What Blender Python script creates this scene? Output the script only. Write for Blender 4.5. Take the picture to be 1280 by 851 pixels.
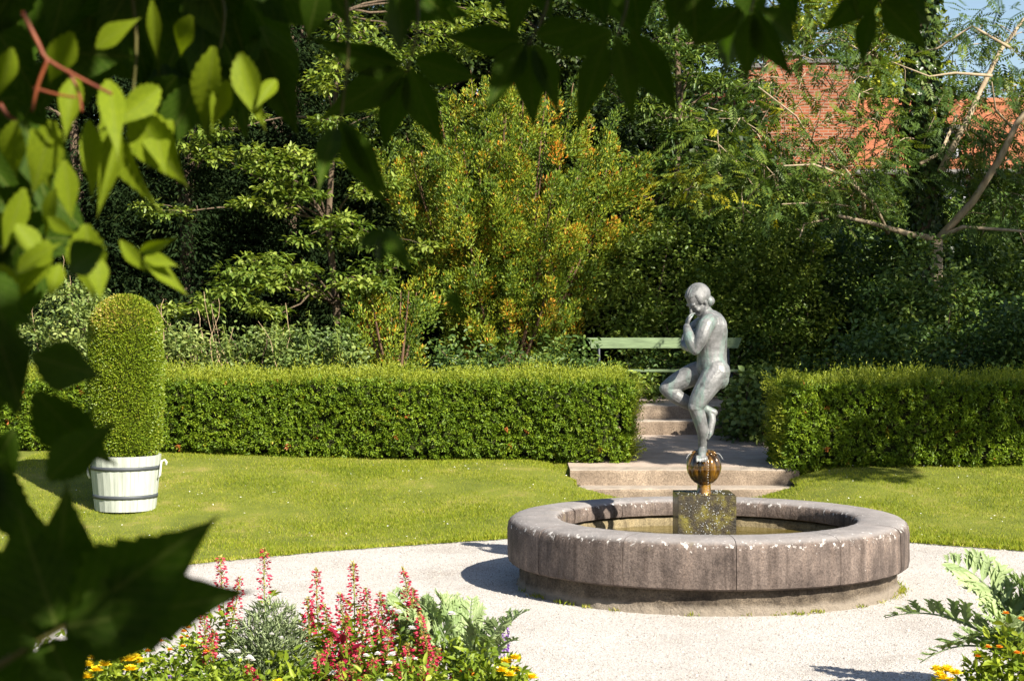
import bpy, math
import numpy as np
from mathutils import Vector, Matrix

for o in list(bpy.data.objects):
    bpy.data.objects.remove(o)
sc = bpy.context.scene
COL = sc.collection

# ------------------------------------------------------------------ camera, sky, sun, exposure
F, YH, CZ = 2200.0, 391.0, 2.0          # focal length in photo pixels, horizon row, eye height
cam = bpy.data.cameras.new('camera')
cam.sensor_width = 36.0
cam.lens = F / 1280 * 36
cam.shift_y = -(425.5 - YH) / 1280
cam.clip_start, cam.clip_end = 0.05, 2000
cam.dof.use_dof = True
cam.dof.focus_distance = 13.5
cam.dof.aperture_fstop = 10.0
camo = bpy.data.objects.new('camera', cam)
COL.objects.link(camo)
camo.location = (0, 0, CZ)
camo.rotation_euler = (math.radians(90), 0, 0)
sc.camera = camo

SUN = Vector((0.80, -1.05, 1.0)).normalized()      # towards the sun
ELEV = math.asin(SUN.z)
world = bpy.data.worlds.new('World')
sc.world = world
world.use_nodes = True
wn = world.node_tree
sky = wn.nodes.new('ShaderNodeTexSky')
sky.sky_type = 'NISHITA'
sky.sun_disc = False
sky.sun_elevation = ELEV
sky.sun_rotation = math.atan2(SUN.x, SUN.y)
bg = wn.nodes['Background']
bg.inputs[1].default_value = 0.058
wn.links.new(sky.outputs[0], bg.inputs[0])
sl = bpy.data.lights.new('sun', 'SUN')
sl.energy = 5.0
sl.angle = math.radians(0.55)
sl.color = (1.0, 0.93, 0.80)
so = bpy.data.objects.new('sun', sl)
COL.objects.link(so)
so.location = SUN * 40
so.rotation_euler = (-SUN).to_track_quat('-Z', 'Y').to_euler()
sc.view_settings.view_transform = 'Standard'
sc.view_settings.look = 'None'
sc.view_settings.gamma = 1
sc.view_settings.exposure = 1.42
sc.cycles.use_denoising = True
sc.cycles.max_bounces = 6
sc.cycles.transparent_max_bounces = 6
sc.cycles.caustics_reflective = False
sc.cycles.caustics_refractive = False

# ------------------------------------------------------------------ helpers
def P(px, py, d):
    return np.array([(px - 640) / F * d, d, CZ - (py - YH) / F * d])

def sstep(a, b, x):
    t = np.clip((np.asarray(x, float) - a) / (b - a), 0, 1)
    return t * t * (3 - 2 * t)

def tag(o, label=None, cat=None, group=None, kind=None):
    if label: o['label'] = label
    if cat: o['category'] = cat
    if group: o['group'] = group
    if kind: o['kind'] = kind
    return o

def empty(name, loc=(0, 0, 0)):
    o = bpy.data.objects.new(name, None)
    COL.objects.link(o)
    o.location = loc
    o.empty_display_size = 0.1
    return o

def link(name, me, parent=None, origin=None):
    o = bpy.data.objects.new(name, me)
    COL.objects.link(o)
    if parent is not None:
        o.parent = parent
        # geometry is given in world space: undo the parent's location
        o.matrix_parent_inverse = Matrix.Translation(-wloc(parent))
    return o

def wloc(o):
    v = Vector(o.location)
    return v if o.parent is None else v

def mesh(name, V, Fc, mat=None, smooth=False, tint=None):
    V = np.asarray(V, np.float32).reshape(-1, 3)
    me = bpy.data.meshes.new(name)
    if isinstance(Fc, np.ndarray):
        n, k = Fc.shape
        me.vertices.add(len(V)); me.loops.add(n * k); me.polygons.add(n)
        me.vertices.foreach_set('co', V.ravel())
        me.loops.foreach_set('vertex_index', Fc.astype(np.int32).ravel())
        me.polygons.foreach_set('loop_start', np.arange(0, n * k, k, dtype=np.int32))
        me.polygons.foreach_set('loop_total', np.full(n, k, np.int32))
        me.update(calc_edges=True)
    else:
        me.from_pydata(V.tolist(), [], Fc)
        me.update()
    if smooth:
        me.polygons.foreach_set('use_smooth', np.ones(len(me.polygons), bool))
    if tint is not None:
        a = me.attributes.new('tint', 'FLOAT', 'POINT')
        a.data.foreach_set('value', np.asarray(tint, np.float32))
    if mat is not None:
        me.materials.append(mat)
    return me

class MB:
    """collects geometry for ONE mesh"""
    def __init__(s):
        s.v, s.f, s.n = [], [], 0
    def add(s, V, Fc):
        V = np.asarray(V, float).reshape(-1, 3)
        s.v.append(V)
        s.f += [tuple(int(i) + s.n for i in f) for f in Fc]
        s.n += len(V)
        return s
    def box(s, c, size, rz=0.0, taper=1.0):
        x, y, z = np.array(size) / 2
        V = np.array([[-x, -y, -z], [x, -y, -z], [x, y, -z], [-x, y, -z], [-x, -y, z], [x, -y, z], [x, y, z], [-x, y, z]])
        V[4:, :2] *= taper
        c_, s_ = math.cos(rz), math.sin(rz)
        V = V @ np.array([[c_, s_, 0], [-s_, c_, 0], [0, 0, 1]]) + np.array(c)
        return s.add(V, [(0, 3, 2, 1), (4, 5, 6, 7), (0, 1, 5, 4), (1, 2, 6, 5), (2, 3, 7, 6), (3, 0, 4, 7)])
    def tube(s, pts, rad, k=7, caps=True, flat=1.0):
        pts = np.asarray(pts, float)
        rad = np.full(len(pts), rad) if np.isscalar(rad) else np.asarray(rad, float)
        t = np.gradient(pts, axis=0)
        t /= np.linalg.norm(t, axis=1, keepdims=True) + 1e-9
        up = np.array([0, 0, 1.0]) if abs(t[0][2]) < .8 else np.array([1.0, 0, 0])
        V = []
        for p, d, r in zip(pts, t, rad):
            a = np.cross(d, up); a /= np.linalg.norm(a) + 1e-9
            b = np.cross(a, d)
            up = b
            for i in range(k):
                th = 2 * math.pi * i / k
                V.append(p + r * (math.cos(th) * a + flat * math.sin(th) * b))
        fs = []
        n = len(pts)
        for j in range(n - 1):
            for i in range(k):
                fs.append((j * k + i, j * k + (i + 1) % k, (j + 1) * k + (i + 1) % k, (j + 1) * k + i))
        if caps:
            fs.append(tuple(range(k - 1, -1, -1)))
            fs.append(tuple((n - 1) * k + i for i in range(k)))
        return s.add(V, fs)
    def lathe(s, prof, c=(0, 0, 0), k=48, a0=0, a1=2 * math.pi, closed=False, rfun=None):
        full = abs(a1 - a0 - 2 * math.pi) < 1e-6
        m = k if full else k + 1
        n = len(prof)
        V = []
        for i in range(m):
            th = a0 + (a1 - a0) * i / k
            for (r, z) in prof:
                rr = r if rfun is None else rfun(r, z, th)
                V.append((c[0] + rr * math.cos(th), c[1] + rr * math.sin(th), c[2] + z))
        fs = []
        for i in range(k):
            i2 = (i + 1) % m
            for j in range(n if closed else n - 1):
                j2 = (j + 1) % n
                fs.append((i * n + j, i2 * n + j, i2 * n + j2, i * n + j2))
        if closed and not full:
            fs.append(tuple(range(n))); fs.append(tuple(k * n + j for j in range(n - 1, -1, -1)))
        return s.add(V, fs)
    def ball(s, c, r, nu=10, nv=7, M=None):
        r = np.full(3, r) if np.isscalar(r) else np.asarray(r, float)
        V, fs = [], []
        for j in range(nv + 1):
            ph = math.pi * j / nv
            for i in range(nu):
                th = 2 * math.pi * i / nu
                V.append((math.sin(ph) * math.cos(th) * r[0], math.sin(ph) * math.sin(th) * r[1], math.cos(ph) * r[2]))
        for j in range(nv):
            for i in range(nu):
                fs.append((j * nu + i, (j + 1) * nu + i, (j + 1) * nu + (i + 1) % nu, j * nu + (i + 1) % nu))
        V = np.array(V)
        if M is not None: V = V @ np.array(M).T
        return s.add(V + np.array(c), fs)
    def mesh(s, name, mat, smooth=False):
        return mesh(name, np.concatenate(s.v), s.f, mat, smooth)
    def build(s, name, mat, parent=None, smooth=False, bevel=0):
        o = link(name, s.mesh(name, mat, smooth), parent)
        if bevel:
            m = o.modifiers.new('bevel', 'BEVEL'); m.width = bevel; m.segments = 2; m.limit_method = 'ANGLE'
        return o

# ---- leaves in bulk
T_DIAM = (np.array([[0, 0, 0], [.5, .42, .12], [0, 1, 0], [-.5, .42, .12]]), np.array([[0, 1, 2], [0, 2, 3]]))
T_LEAF = (np.array([[0, 0, 0], [.42, .28, .08], [.36, .66, .06], [0, 1, -.06], [-.36, .66, .06], [-.42, .28, .08]]),
          np.array([[0, 1, 2, 3], [0, 3, 4, 5]]))
def _pinnate(pairs=6):
    V, Fc = [], []
    def leaflet(y, sx, ln, ang):
        b = len(V)
        d = np.array([math.sin(ang) * sx, math.cos(ang), -.25]); n = np.array([-d[1], d[0], 0])
        o = np.array([0, y, -.12 * y * y])
        w = .18 * ln
        for u, v in ((0, 0), (.42, w), (1, 0), (.42, -w)):
            V.append(o + d * u * ln + n * v)
        Fc.append((b, b + 1, b + 2, b + 3))
    for i in range(pairs):
        y = .15 + .72 * i / (pairs - 1)
        for sx in (-1, 1): leaflet(y, sx, .34 * (1 - .3 * abs(i / (pairs - 1) - .4)), 1.0)
    leaflet(.88, 0, .3, 0)
    return np.array(V), np.array(Fc)
T_PIN = _pinnate()

def unit(v):
    return v / (np.linalg.norm(v, axis=-1, keepdims=True) + 1e-9)

def leaf_arrays(pos, dirv, nrm, ln, wd, tint, tmpl=T_DIAM):
    pos = np.asarray(pos, float); n = len(pos)
    y = unit(dirv)
    x = unit(np.cross(y, nrm))
    z = np.cross(x, y)
    tv, tf = tmpl
    ln = np.broadcast_to(ln, (n,)); wd = np.broadcast_to(wd, (n,)); tint = np.broadcast_to(tint, (n,))
    V = (pos[:, None, :] + x[:, None, :] * (tv[None, :, 0:1] * wd[:, None, None])
         + y[:, None, :] * (tv[None, :, 1:2] * ln[:, None, None]) + z[:, None, :] * (tv[None, :, 2:3] * ln[:, None, None]))
    k = len(tv)
    Fc = (tf[None] + (np.arange(n) * k)[:, None, None]).reshape(-1, tf.shape[1])
    return V.reshape(-1, 3), Fc, np.repeat(tint, k)

def leaf_mesh(name, mat, *a, **kw):
    V, Fc, t = leaf_arrays(*a, **kw)
    return mesh(name, V, Fc, mat, tint=t)

def join_arrays(parts):
    V, Fc, T, n = [], [], [], 0
    for v, f, t in parts:
        V.append(v); Fc.append(f + n); T.append(t); n += len(v)
    return np.concatenate(V), np.concatenate(Fc), np.concatenate(T)

def rdir(rng, n):
    return unit(rng.normal(size=(n, 3)))

# ------------------------------------------------------------------ materials
def new_mat(name):
    m = bpy.data.materials.new(name); m.use_nodes = True
    nt = m.node_tree
    return m, nt, nt.nodes['Principled BSDF']

def N(nt, typ, **kw):
    n = nt.nodes.new(typ)
    for k, v in kw.items():
        if k.startswith('i_'):
            n.inputs[k[2:].replace('_', ' ')].default_value = v
        else: setattr(n, k, v)
    return n

def ramp(nt, src, stops):
    r = N(nt, 'ShaderNodeValToRGB')
    e = r.color_ramp.elements
    while len(e) < len(stops): e.new(0.5)
    for el, (p, c) in zip(e, stops):
        el.position = p; el.color = (*c, 1)
    nt.links.new(src, r.inputs[0])
    return r.outputs[0]

def noise(nt, scale, detail=4, rough=.55, vec=None, dim='3D'):
    n = N(nt, 'ShaderNodeTexNoise', noise_dimensions=dim)
    n.inputs['Scale'].default_value = scale; n.inputs['Detail'].default_value = detail; n.inputs['Roughness'].default_value = rough
    if vec is not None: nt.links.new(vec, n.inputs['Vector'])
    return n.outputs[0]

def coord(nt, scale=(1, 1, 1), kind='Object'):
    tc = N(nt, 'ShaderNodeTexCoord'); mp = N(nt, 'ShaderNodeMapping')
    mp.inputs['Scale'].default_value = scale
    nt.links.new(tc.outputs[kind], mp.inputs[0])
    return mp.outputs[0]

def mixc(nt, fac, a, b, typ='MIX'):
    m = N(nt, 'ShaderNodeMix', data_type='RGBA', blend_type=typ)
    for s, v in ((0, fac), (6, a), (7, b)):
        if hasattr(v, 'is_output'): nt.links.new(v, m.inputs[s])
        elif s == 0: m.inputs[0].default_value = v
        else: m.inputs[s].default_value = (*v, 1)
    return m.outputs[2]

def bump(nt, bs, h, strength, dist):
    b = N(nt, 'ShaderNodeBump'); b.inputs['Strength'].default_value = strength; b.inputs['Distance'].default_value = dist
    nt.links.new(h, b.inputs['Height']); nt.links.new(b.outputs[0], bs.inputs['Normal'])

def leaf_mat(name, stops, trans=.35, rough=.5, spec=.35, nscale=.9, tboost=(1.25, 1.2, .5)):
    """colour from the per-leaf tint attribute and slow noise; some light comes through"""
    m, nt, bs = new_mat(name)
    at = N(nt, 'ShaderNodeAttribute', attribute_name='tint')
    nz = noise(nt, nscale, 3, vec=coord(nt))
    ad = N(nt, 'ShaderNodeMath', operation='MULTIPLY_ADD'); ad.inputs[1].default_value = .5; 
    nt.links.new(nz, ad.inputs[0]); 
    sb = N(nt, 'ShaderNodeMath', operation='SUBTRACT'); sb.inputs[1].default_value = .25
    nt.links.new(at.outputs['Fac'], sb.inputs[0]); nt.links.new(sb.outputs[0], ad.inputs[2])
    c = ramp(nt, ad.outputs[0], stops)
    nt.links.new(c, bs.inputs['Base Color'])
    bs.inputs['Roughness'].default_value = rough
    bs.inputs['Specular IOR Level'].default_value = spec
    tr = N(nt, 'ShaderNodeBsdfTranslucent')
    nt.links.new(mixc(nt, 1.0, c, tboost, 'MULTIPLY'), tr.inputs[0])
    mx = N(nt, 'ShaderNodeMixShader'); mx.inputs[0].default_value = trans
    nt.links.new(bs.outputs[0], mx.inputs[1]); nt.links.new(tr.outputs[0], mx.inputs[2])
    nt.links.new(mx.outputs[0], nt.nodes['Material Output'].inputs[0])
    return m

def noise_mat(name, stops, scale, detail=6, rough=.85, bstr=.5, bdist=.01, bscale=None, stretch=(1, 1, 1), spec=.3, metal=0):
    m, nt, bs = new_mat(name)
    v = coord(nt, stretch)
    nz = noise(nt, scale, detail, .62, v)
    nt.links.new(ramp(nt, nz, stops), bs.inputs['Base Color'])
    bs.inputs['Roughness'].default_value = rough; bs.inputs['Specular IOR Level'].default_value = spec
    bs.inputs['Metallic'].default_value = metal
    if bstr: bump(nt, bs, noise(nt, bscale or scale * 3, 6, .6, v), bstr, bdist)
    return m

MT = {}
MT['yew'] = leaf_mat('yew_needles', [(0, (.055, .105, .008)), (.5, (.14, .22, .013)), (.82, (.23, .30, .018)), (.93, (.30, .34, .026)), (1, (.38, .13, .03))], .3, .5, nscale=1.4)
MT['yew_shoot'] = leaf_mat('yew_new_growth', [(0, (.13, .19, .015)), (.5, (.24, .29, .022)), (1, (.36, .38, .035))], .4, nscale=.8)
MT['box'] = leaf_mat('boxwood_leaves', [(0, (.07, .125, .008)), (.45, (.16, .225, .014)), (.8, (.26, .30, .024)), (1, (.40, .30, .07))], .25, .4, nscale=2.5)
MT['darkyew'] = leaf_mat('dark_conifer_leaves', [(0, (.006, .013, .004)), (.6, (.014, .028, .007)), (1, (.045, .06, .012))], .12, .75, .08)  # near-black tone puts the wood's shade into the leaf colour
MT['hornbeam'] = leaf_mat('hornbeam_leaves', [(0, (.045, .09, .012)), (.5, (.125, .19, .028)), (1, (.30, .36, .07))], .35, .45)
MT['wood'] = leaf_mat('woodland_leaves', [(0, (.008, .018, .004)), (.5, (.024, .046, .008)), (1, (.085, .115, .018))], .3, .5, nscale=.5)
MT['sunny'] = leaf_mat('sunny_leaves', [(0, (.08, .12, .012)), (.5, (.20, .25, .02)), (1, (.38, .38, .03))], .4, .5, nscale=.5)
MT['cypress'] = leaf_mat('cypress_scales', [(0, (.035, .075, .008)), (.40, (.125, .195, .016)), (.66, (.26, .31, .022)), (.82, (.38, .33, .024)), (1, (.56, .20, .018))], .25, .55, nscale=2.2)
MT['ash'] = leaf_mat('compound_leaves', [(0, (.025, .06, .014)), (.55, (.085, .14, .025)), (.85, (.20, .25, .03)), (1, (.40, .36, .02))], .4, .5, nscale=.8)
MT['shrub'] = leaf_mat('shrub_leaves', [(0, (.022, .055, .015)), (.5, (.08, .14, .03)), (1, (.23, .30, .055))], .3, .45, nscale=.8)
MT['weed'] = leaf_mat('weed_leaves', [(0, (.05, .09, .022)), (.5, (.13, .19, .045)), (1, (.30, .35, .10))], .3, .5, nscale=1.3)
MT['ivy'] = leaf_mat('ivy_leaves', [(0, (.015, .035, .01)), (.6, (.04, .075, .018)), (1, (.14, .17, .05))], .15, .35)
MT['grass'] = leaf_mat('grass_blades', [(0, (.09, .14, .007)), (.45, (.20, .245, .013)), (.75, (.30, .31, .028)), (1, (.42, .35, .13))], .35, .6, .2, nscale=1.1, tboost=(1.1, 1.1, .6))
MT['bedgreen'] = leaf_mat('bedding_leaves', [(0, (.06, .115, .010)), (.5, (.17, .24, .018)), (1, (.33, .385, .04))], .35, .45, nscale=4)
MT['silver'] = leaf_mat('silver_leaves', [(0, (.13, .18, .08)), (.5, (.25, .31, .15)), (1, (.40, .45, .26))], .2, .6, nscale=3, tboost=(1, 1.05, .7))
MT['cardoon'] = leaf_mat('cardoon_leaves', [(0, (.07, .125, .035)), (.5, (.19, .265, .10)), (1, (.34, .41, .205))], .3, .55, nscale=6, tboost=(1, 1.1, .5))
MT['red'] = leaf_mat('crimson_petals', [(0, (.26, .004, .026)), (.5, (.44, .014, .06)), (1, (.60, .09, .13))], .3, .5, nscale=5, tboost=(1.1, .6, .6))
MT['bract'] = leaf_mat('spike_bracts', [(0, (.22, .22, .03)), (1, (.50, .40, .12))], .35, nscale=5)
MT['amaranth'] = leaf_mat('dark_red_leaves', [(0, (.13, .008, .025)), (1, (.42, .02, .07))], .3, .45, nscale=5, tboost=(1.2, .4, .5))
MT['yellow'] = leaf_mat('yellow_petals', [(0, (.72, .50, .01)), (1, (.90, .74, .03))], .25, nscale=5, tboost=(1, .9, .3))
MT['orange'] = leaf_mat('orange_petals', [(0, (.70, .20, .015)), (1, (.88, .45, .03))], .25, nscale=5, tboost=(1, .8, .3))
MT['white'] = leaf_mat('white_petals', [(0, (.70, .68, .66)), (1, (.86, .85, .82))], .25, nscale=5, tboost=(1, 1, 1))
MT['purple'] = leaf_mat('purple_petals', [(0, (.16, .05, .30)), (1, (.36, .22, .55))], .25, nscale=5, tboost=(1, .8, 1))
MT['bark'] = noise_mat('brown_bark', [(.3, (.05, .035, .022)), (.7, (.16, .115, .075))], 9, stretch=(3, 3, .5), bstr=.8, bdist=.02)
MT['palebark'] = noise_mat('pale_bark', [(.3, (.20, .15, .10)), (.7, (.36, .29, .195))], 7, stretch=(2, 2, .7), bstr=.4)
MT['redbark'] = noise_mat('reddish_bark', [(.3, (.06, .032, .018)), (.7, (.18, .105, .062))], 9, stretch=(3, 3, .5), bstr=.6)
MT['drystalk'] = noise_mat('dry_stalks', [(.3, (.25, .17, .10)), (.7, (.45, .33, .20))], 12, bstr=0)
MT['stem'] = noise_mat('green_stems', [(.3, (.10, .15, .02)), (.7, (.22, .27, .05))], 12, bstr=0)
MT['soil'] = noise_mat('garden_soil', [(.3, (.05, .035, .022)), (.7, (.15, .105, .07))], 14, bstr=.9, bdist=.03)
MT['floor'] = noise_mat('woodland_floor', [(.3, (.02, .025, .012)), (.55, (.05, .05, .022)), (.8, (.10, .075, .04))], 3, bstr=.8, bdist=.04)

def stone_mat(name, dark, light, lichen=0.0, streak=True, top=None, scale=2.2, bsc=38, bst=.6, bd=.018):
    m, nt, bs = new_mat(name)
    v = coord(nt)
    base = ramp(nt, noise(nt, scale, 8, .65, v), [(.3, dark), (.52, tuple((a + b) / 2 for a, b in zip(dark, light))), (.72, light)])
    if streak:   # vertical weather streaks
        vs = coord(nt, (7, 7, .55))
        base = mixc(nt, .75, base, ramp(nt, noise(nt, 2.0, 6, .7, vs), [(.32, (.32, .28, .26)), (.52, (1, .98, .96)), (.72, (1.4, 1.3, 1.2))]), 'MULTIPLY')
    base = mixc(nt, .8, base, ramp(nt, noise(nt, 75, 6, .75, v), [(.36, (.45, .43, .42)), (.5, (1, 1, 1)), (.66, (1.5, 1.47, 1.42))]), 'MULTIPLY')
    if top is not None:   # upward faces paler
        g = N(nt, 'ShaderNodeNewGeometry'); sp = N(nt, 'ShaderNodeSeparateXYZ'); nt.links.new(g.outputs['Normal'], sp.inputs[0])
        f = ramp(nt, sp.outputs[2], [(.55, (0, 0, 0)), (.92, (.75, .75, .75))])
        tc = ramp(nt, noise(nt, 5, 8, .7, v), [(.3, tuple(.6 * t for t in top)), (.7, top)])
        base = mixc(nt, f, base, tc)
    if lichen:
        g = N(nt, 'ShaderNodeNewGeometry'); sp = N(nt, 'ShaderNodeSeparateXYZ'); nt.links.new(g.outputs['Normal'], sp.inputs[0])
        lz = noise(nt, 24, 8, .7, v)
        sh = ramp(nt, sp.outputs[2], [(.0, (.25, .25, .25)), (.12, (.5, .5, .5)), (.4, (1, 1, 1)), (.9, (.85, .85, .85)), (1, (.62, .62, .62))])
        mu = N(nt, 'ShaderNodeMath', operation='MULTIPLY_ADD'); mu.inputs[1].default_value = .17
        nt.links.new(sh, mu.inputs[0]); nt.links.new(lz, mu.inputs[2])
        lf = ramp(nt, mu.outputs[0], [(.80 - lichen, (0, 0, 0)), (.855 - lichen, (.8, .8, .8))])
        base = mixc(nt, lf, base, (.56, .54, .52))
        mz = noise(nt, 4, 6, .7, v)
        base = mixc(nt, ramp(nt, mz, [(.62, (0, 0, 0)), (.75, (.6, .6, .6))]), base, (.16, .13, .03))
    nt.links.new(base, bs.inputs['Base Color'])
    bs.inputs['Roughness'].default_value = .85; bs.inputs['Specular IOR Level'].default_value = .25
    bump(nt, bs, noise(nt, bsc, 9, .72, v), bst, bd)
    return m
MT['rimstone'] = stone_mat('weathered_sandstone', (.036, .028, .026), (.185, .148, .130), .08, True, (.33, .31, .305), 3.2)
MT['basestone'] = stone_mat('rough_base_stone', (.040, .031, .024), (.20, .16, .118), 0, False, scale=5, bsc=14, bst=1.0, bd=.05)
def dusty(m):
    nt = m.node_tree; bs = nt.nodes['Principled BSDF']; v = coord(nt)
    sp = N(nt, 'ShaderNodeSeparateXYZ'); nt.links.new(v, sp.inputs[0])
    q = N(nt, 'ShaderNodeMath', operation='MULTIPLY_ADD'); q.inputs[1].default_value = -.085
    nt.links.new(noise(nt, 4, 7, .7, v), q.inputs[0]); nt.links.new(sp.outputs[2], q.inputs[2])
    old = bs.inputs['Base Color'].links[0].from_socket
    nt.links.new(mixc(nt, ramp(nt, q.outputs[0], [(0, (.7, .7, .7)), (.035, (0, 0, 0))]), old, (.30, .255, .205)), bs.inputs['Base Color'])
dusty(MT['basestone'])
MT['basin'] = stone_mat('basin_lining', (.10, .08, .04), (.27, .225, .14), 0, True)
MT['step'] = stone_mat('step_sandstone', (.115, .085, .062), (.30, .235, .175), .0, False, (.40, .345, .29))

def gravel():
    m, nt, bs = new_mat('pale_gravel')
    v = coord(nt)
    big = ramp(nt, noise(nt, 1.3, 8, .68, v), [(.3, (.31, .283, .262)), (.45, (.395, .377, .364)), (.7, (.45, .436, .426))])
    vo = N(nt, 'ShaderNodeTexVoronoi'); vo.inputs['Scale'].default_value = 190; nt.links.new(v, vo.inputs['Vector'])
    sep = N(nt, 'ShaderNodeSeparateColor'); nt.links.new(vo.outputs['Color'], sep.inputs[0])
    fine = ramp(nt, sep.outputs[0], [(0, (.36, .34, .32)), (.12, (.72, .69, .66)), (.5, (1.0, .99, .98)), (1, (1.3, 1.3, 1.28))])
    c = mixc(nt, 1.0, big, fine, 'MULTIPLY')
    nt.links.new(c, bs.inputs['Base Color'])
    bs.inputs['Roughness'].default_value = .9; bs.inputs['Specular IOR Level'].default_value = .2
    bump(nt, bs, vo.outputs['Distance'], .5, .006)
    return m
MT['gravel'] = gravel()
MT['path'] = noise_mat('sandy_path', [(.3, (.28, .22, .18)), (.7, (.40, .33, .275))], 5, 9, .95, .6, .01, 60)
MT['pebble'] = noise_mat('loose_pebbles', [(.3, (.14, .12, .105)), (.5, (.36, .33, .30)), (.75, (.55, .53, .50))], 60, 2, .85, 0)
MT['lawnsoil'] = noise_mat('turf', [(.3, (.08, .10, .010)), (.55, (.13, .15, .015)), (.75, (.24, .20, .06))], 2.2, 8, .95, .8, .02, 40)

def bronze():
    m, nt, bs = new_mat('weathered_bronze')
    v = coord(nt)
    c = ramp(nt, noise(nt, 9, 9, .72, v), [(.30, (.04, .042, .042)), (.43, (.10, .103, .102)), (.55, (.155, .155, .156)), (.75, (.25, .248, .248))])
    vs = coord(nt, (9, 9, 1.6))
    g = ramp(nt, noise(nt, 1.6, 6, .65, vs), [(.5, (0, 0, 0)), (.66, (.75, .75, .75))])
    c = mixc(nt, g, c, (.13, .21, .18))
    d = ramp(nt, noise(nt, 3.2, 7, .7, vs), [(.58, (0, 0, 0)), (.72, (.7, .7, .7))])
    c = mixc(nt, d, c, (.06, .05, .04))
    nt.links.new(c, bs.inputs['Base Color'])
    bs.inputs['Metallic'].default_value = .12
    bs.inputs['Specular IOR Level'].default_value = .6
    nt.links.new(ramp(nt, noise(nt, 14, 5, .6, v), [(.3, (.36, .36, .36)), (.7, (.66, .66, .66))]), bs.inputs['Roughness'])
    bump(nt, bs, noise(nt, 30, 6, .6, v), .5, .010)
    return m
MT['bronze'] = bronze()

def wetbronze():
    m, nt, bs = new_mat('wet_bronze')
    v = coord(nt, (12, 12, 1.5))
    c = ramp(nt, noise(nt, 1.3, 5, .6, v), [(.32, (.010, .006, .002)), (.47, (.07, .034, .006)), (.6, (.26, .125, .015)), (.75, (.36, .25, .035))])
    nt.links.new(c, bs.inputs['Base Color'])
    bs.inputs['Metallic'].default_value = .45; bs.inputs['Roughness'].default_value = .16
    bs.inputs['Coat Weight'].default_value = 1; bs.inputs['Coat Roughness'].default_value = .04
    bump(nt, bs, noise(nt, 3, 4, .6, v), .3, .01)
    return m
MT['wetbronze'] = wetbronze()

def plinth_mat():
    m, nt, bs = new_mat('wet_mossy_stone')
    v = coord(nt)
    c = ramp(nt, noise(nt, 9, 8, .7, v), [(.34, (.010, .008, .004)), (.48, (.034, .024, .009)), (.56, (.085, .07, .009)), (.72, (.20, .175, .018))])
    nt.links.new(c, bs.inputs['Base Color'])
    bs.inputs['Roughness'].default_value = .5; bs.inputs['Coat Weight'].default_value = .25; bs.inputs['Coat Roughness'].default_value = .15
    bump(nt, bs, noise(nt, 70, 6, .7, v), .9, .02)
    return m
MT['plinth'] = plinth_mat()

def water_mat():
    m, nt, bs = new_mat('murky_water')
    bs.inputs['Base Color'].default_value = (.10, .075, .016, 1)
    bs.inputs['Roughness'].default_value = .04; bs.inputs['IOR'].default_value = 1.33
    bump(nt, bs, noise(nt, 16, 3, .5, coord(nt)), .35, .02)
    return m
MT['water'] = water_mat()
def droplet():
    m, nt, bs = new_mat('clear_water')
    bs.inputs['Base Color'].default_value = (.9, .93, .95, 1); bs.inputs['Roughness'].default_value = .03
    bs.inputs['IOR'].default_value = 1.33; bs.inputs['Transmission Weight'].default_value = .6
    return m
MT['droplet'] = droplet()

def plain(name, c, rough=.5, spec=.4, metal=0, var=.12, scale=8, stretch=(1, 1, 1)):
    lo = tuple(x * (1 - var) for x in c); hi = tuple(min(1, x * (1 + var)) for x in c)
    return noise_mat(name, [(.3, lo), (.7, hi)], scale, 5, rough, .15, .003, stretch=stretch, spec=spec, metal=metal)
MT['whitewood'] = plain('white_painted_wood', (.35, .375, .33), .6, var=.2, scale=5, stretch=(6, 6, .5))
MT['hoop'] = plain('grey_iron_hoop', (.055, .062, .07), .6, metal=.1)
MT['whiteiron'] = plain('white_painted_iron', (.55, .55, .52), .4)
MT['benchgreen'] = plain('green_bench_paint', (.12, .165, .085), .6, stretch=(.6, 6, 6), spec=.2, var=.3)
MT['iron'] = plain('dark_iron', (.03, .035, .045), .45, metal=.3)
MT['slate'] = plain('grey_stone_coping', (.105, .10, .095), .8, var=.35)
MT['glass'] = plain('window_glass', (.05, .06, .075), .08, 1)
MT['whiteframe'] = plain('white_window_frame', (.42, .43, .46), .5)
MT['timber'] = plain('weathered_pergola_timber', (.16, .12, .085), .8, stretch=(4, 4, .4))

def brick_mat():
    m, nt, bs = new_mat('red_brick')
    v = coord(nt)
    sp = N(nt, 'ShaderNodeSeparateXYZ'); nt.links.new(v, sp.inputs[0])
    ad = N(nt, 'ShaderNodeMath', operation='ADD'); nt.links.new(sp.outputs[0], ad.inputs[0]); nt.links.new(sp.outputs[1], ad.inputs[1])
    cb = N(nt, 'ShaderNodeCombineXYZ'); nt.links.new(ad.outputs[0], cb.inputs[0]); nt.links.new(sp.outputs[2], cb.inputs[1])
    b = N(nt, 'ShaderNodeTexBrick')
    b.inputs['Scale'].default_value = 1; b.inputs['Brick Width'].default_value = .22; b.inputs['Row Height'].default_value = .07
    b.inputs['Mortar Size'].default_value = .010
    b.inputs['Color1'].default_value = (.17, .042, .016, 1); b.inputs['Color2'].default_value = (.27, .078, .028, 1); b.inputs['Mortar'].default_value = (.24, .17, .12, 1)
    nt.links.new(cb.outputs[0], b.inputs['Vector'])
    c = mixc(nt, .5, b.outputs['Color'], ramp(nt, noise(nt, 1.6, 6, .6, v), [(.3, (.55, .5, .5)), (.7, (1.2, 1.1, 1))]), 'MULTIPLY')
    nt.links.new(c, bs.inputs['Base Color']); bs.inputs['Roughness'].default_value = .9
    bump(nt, bs, b.outputs['Fac'], -.5, .02)
    return m
MT['brick'] = brick_mat()
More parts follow.
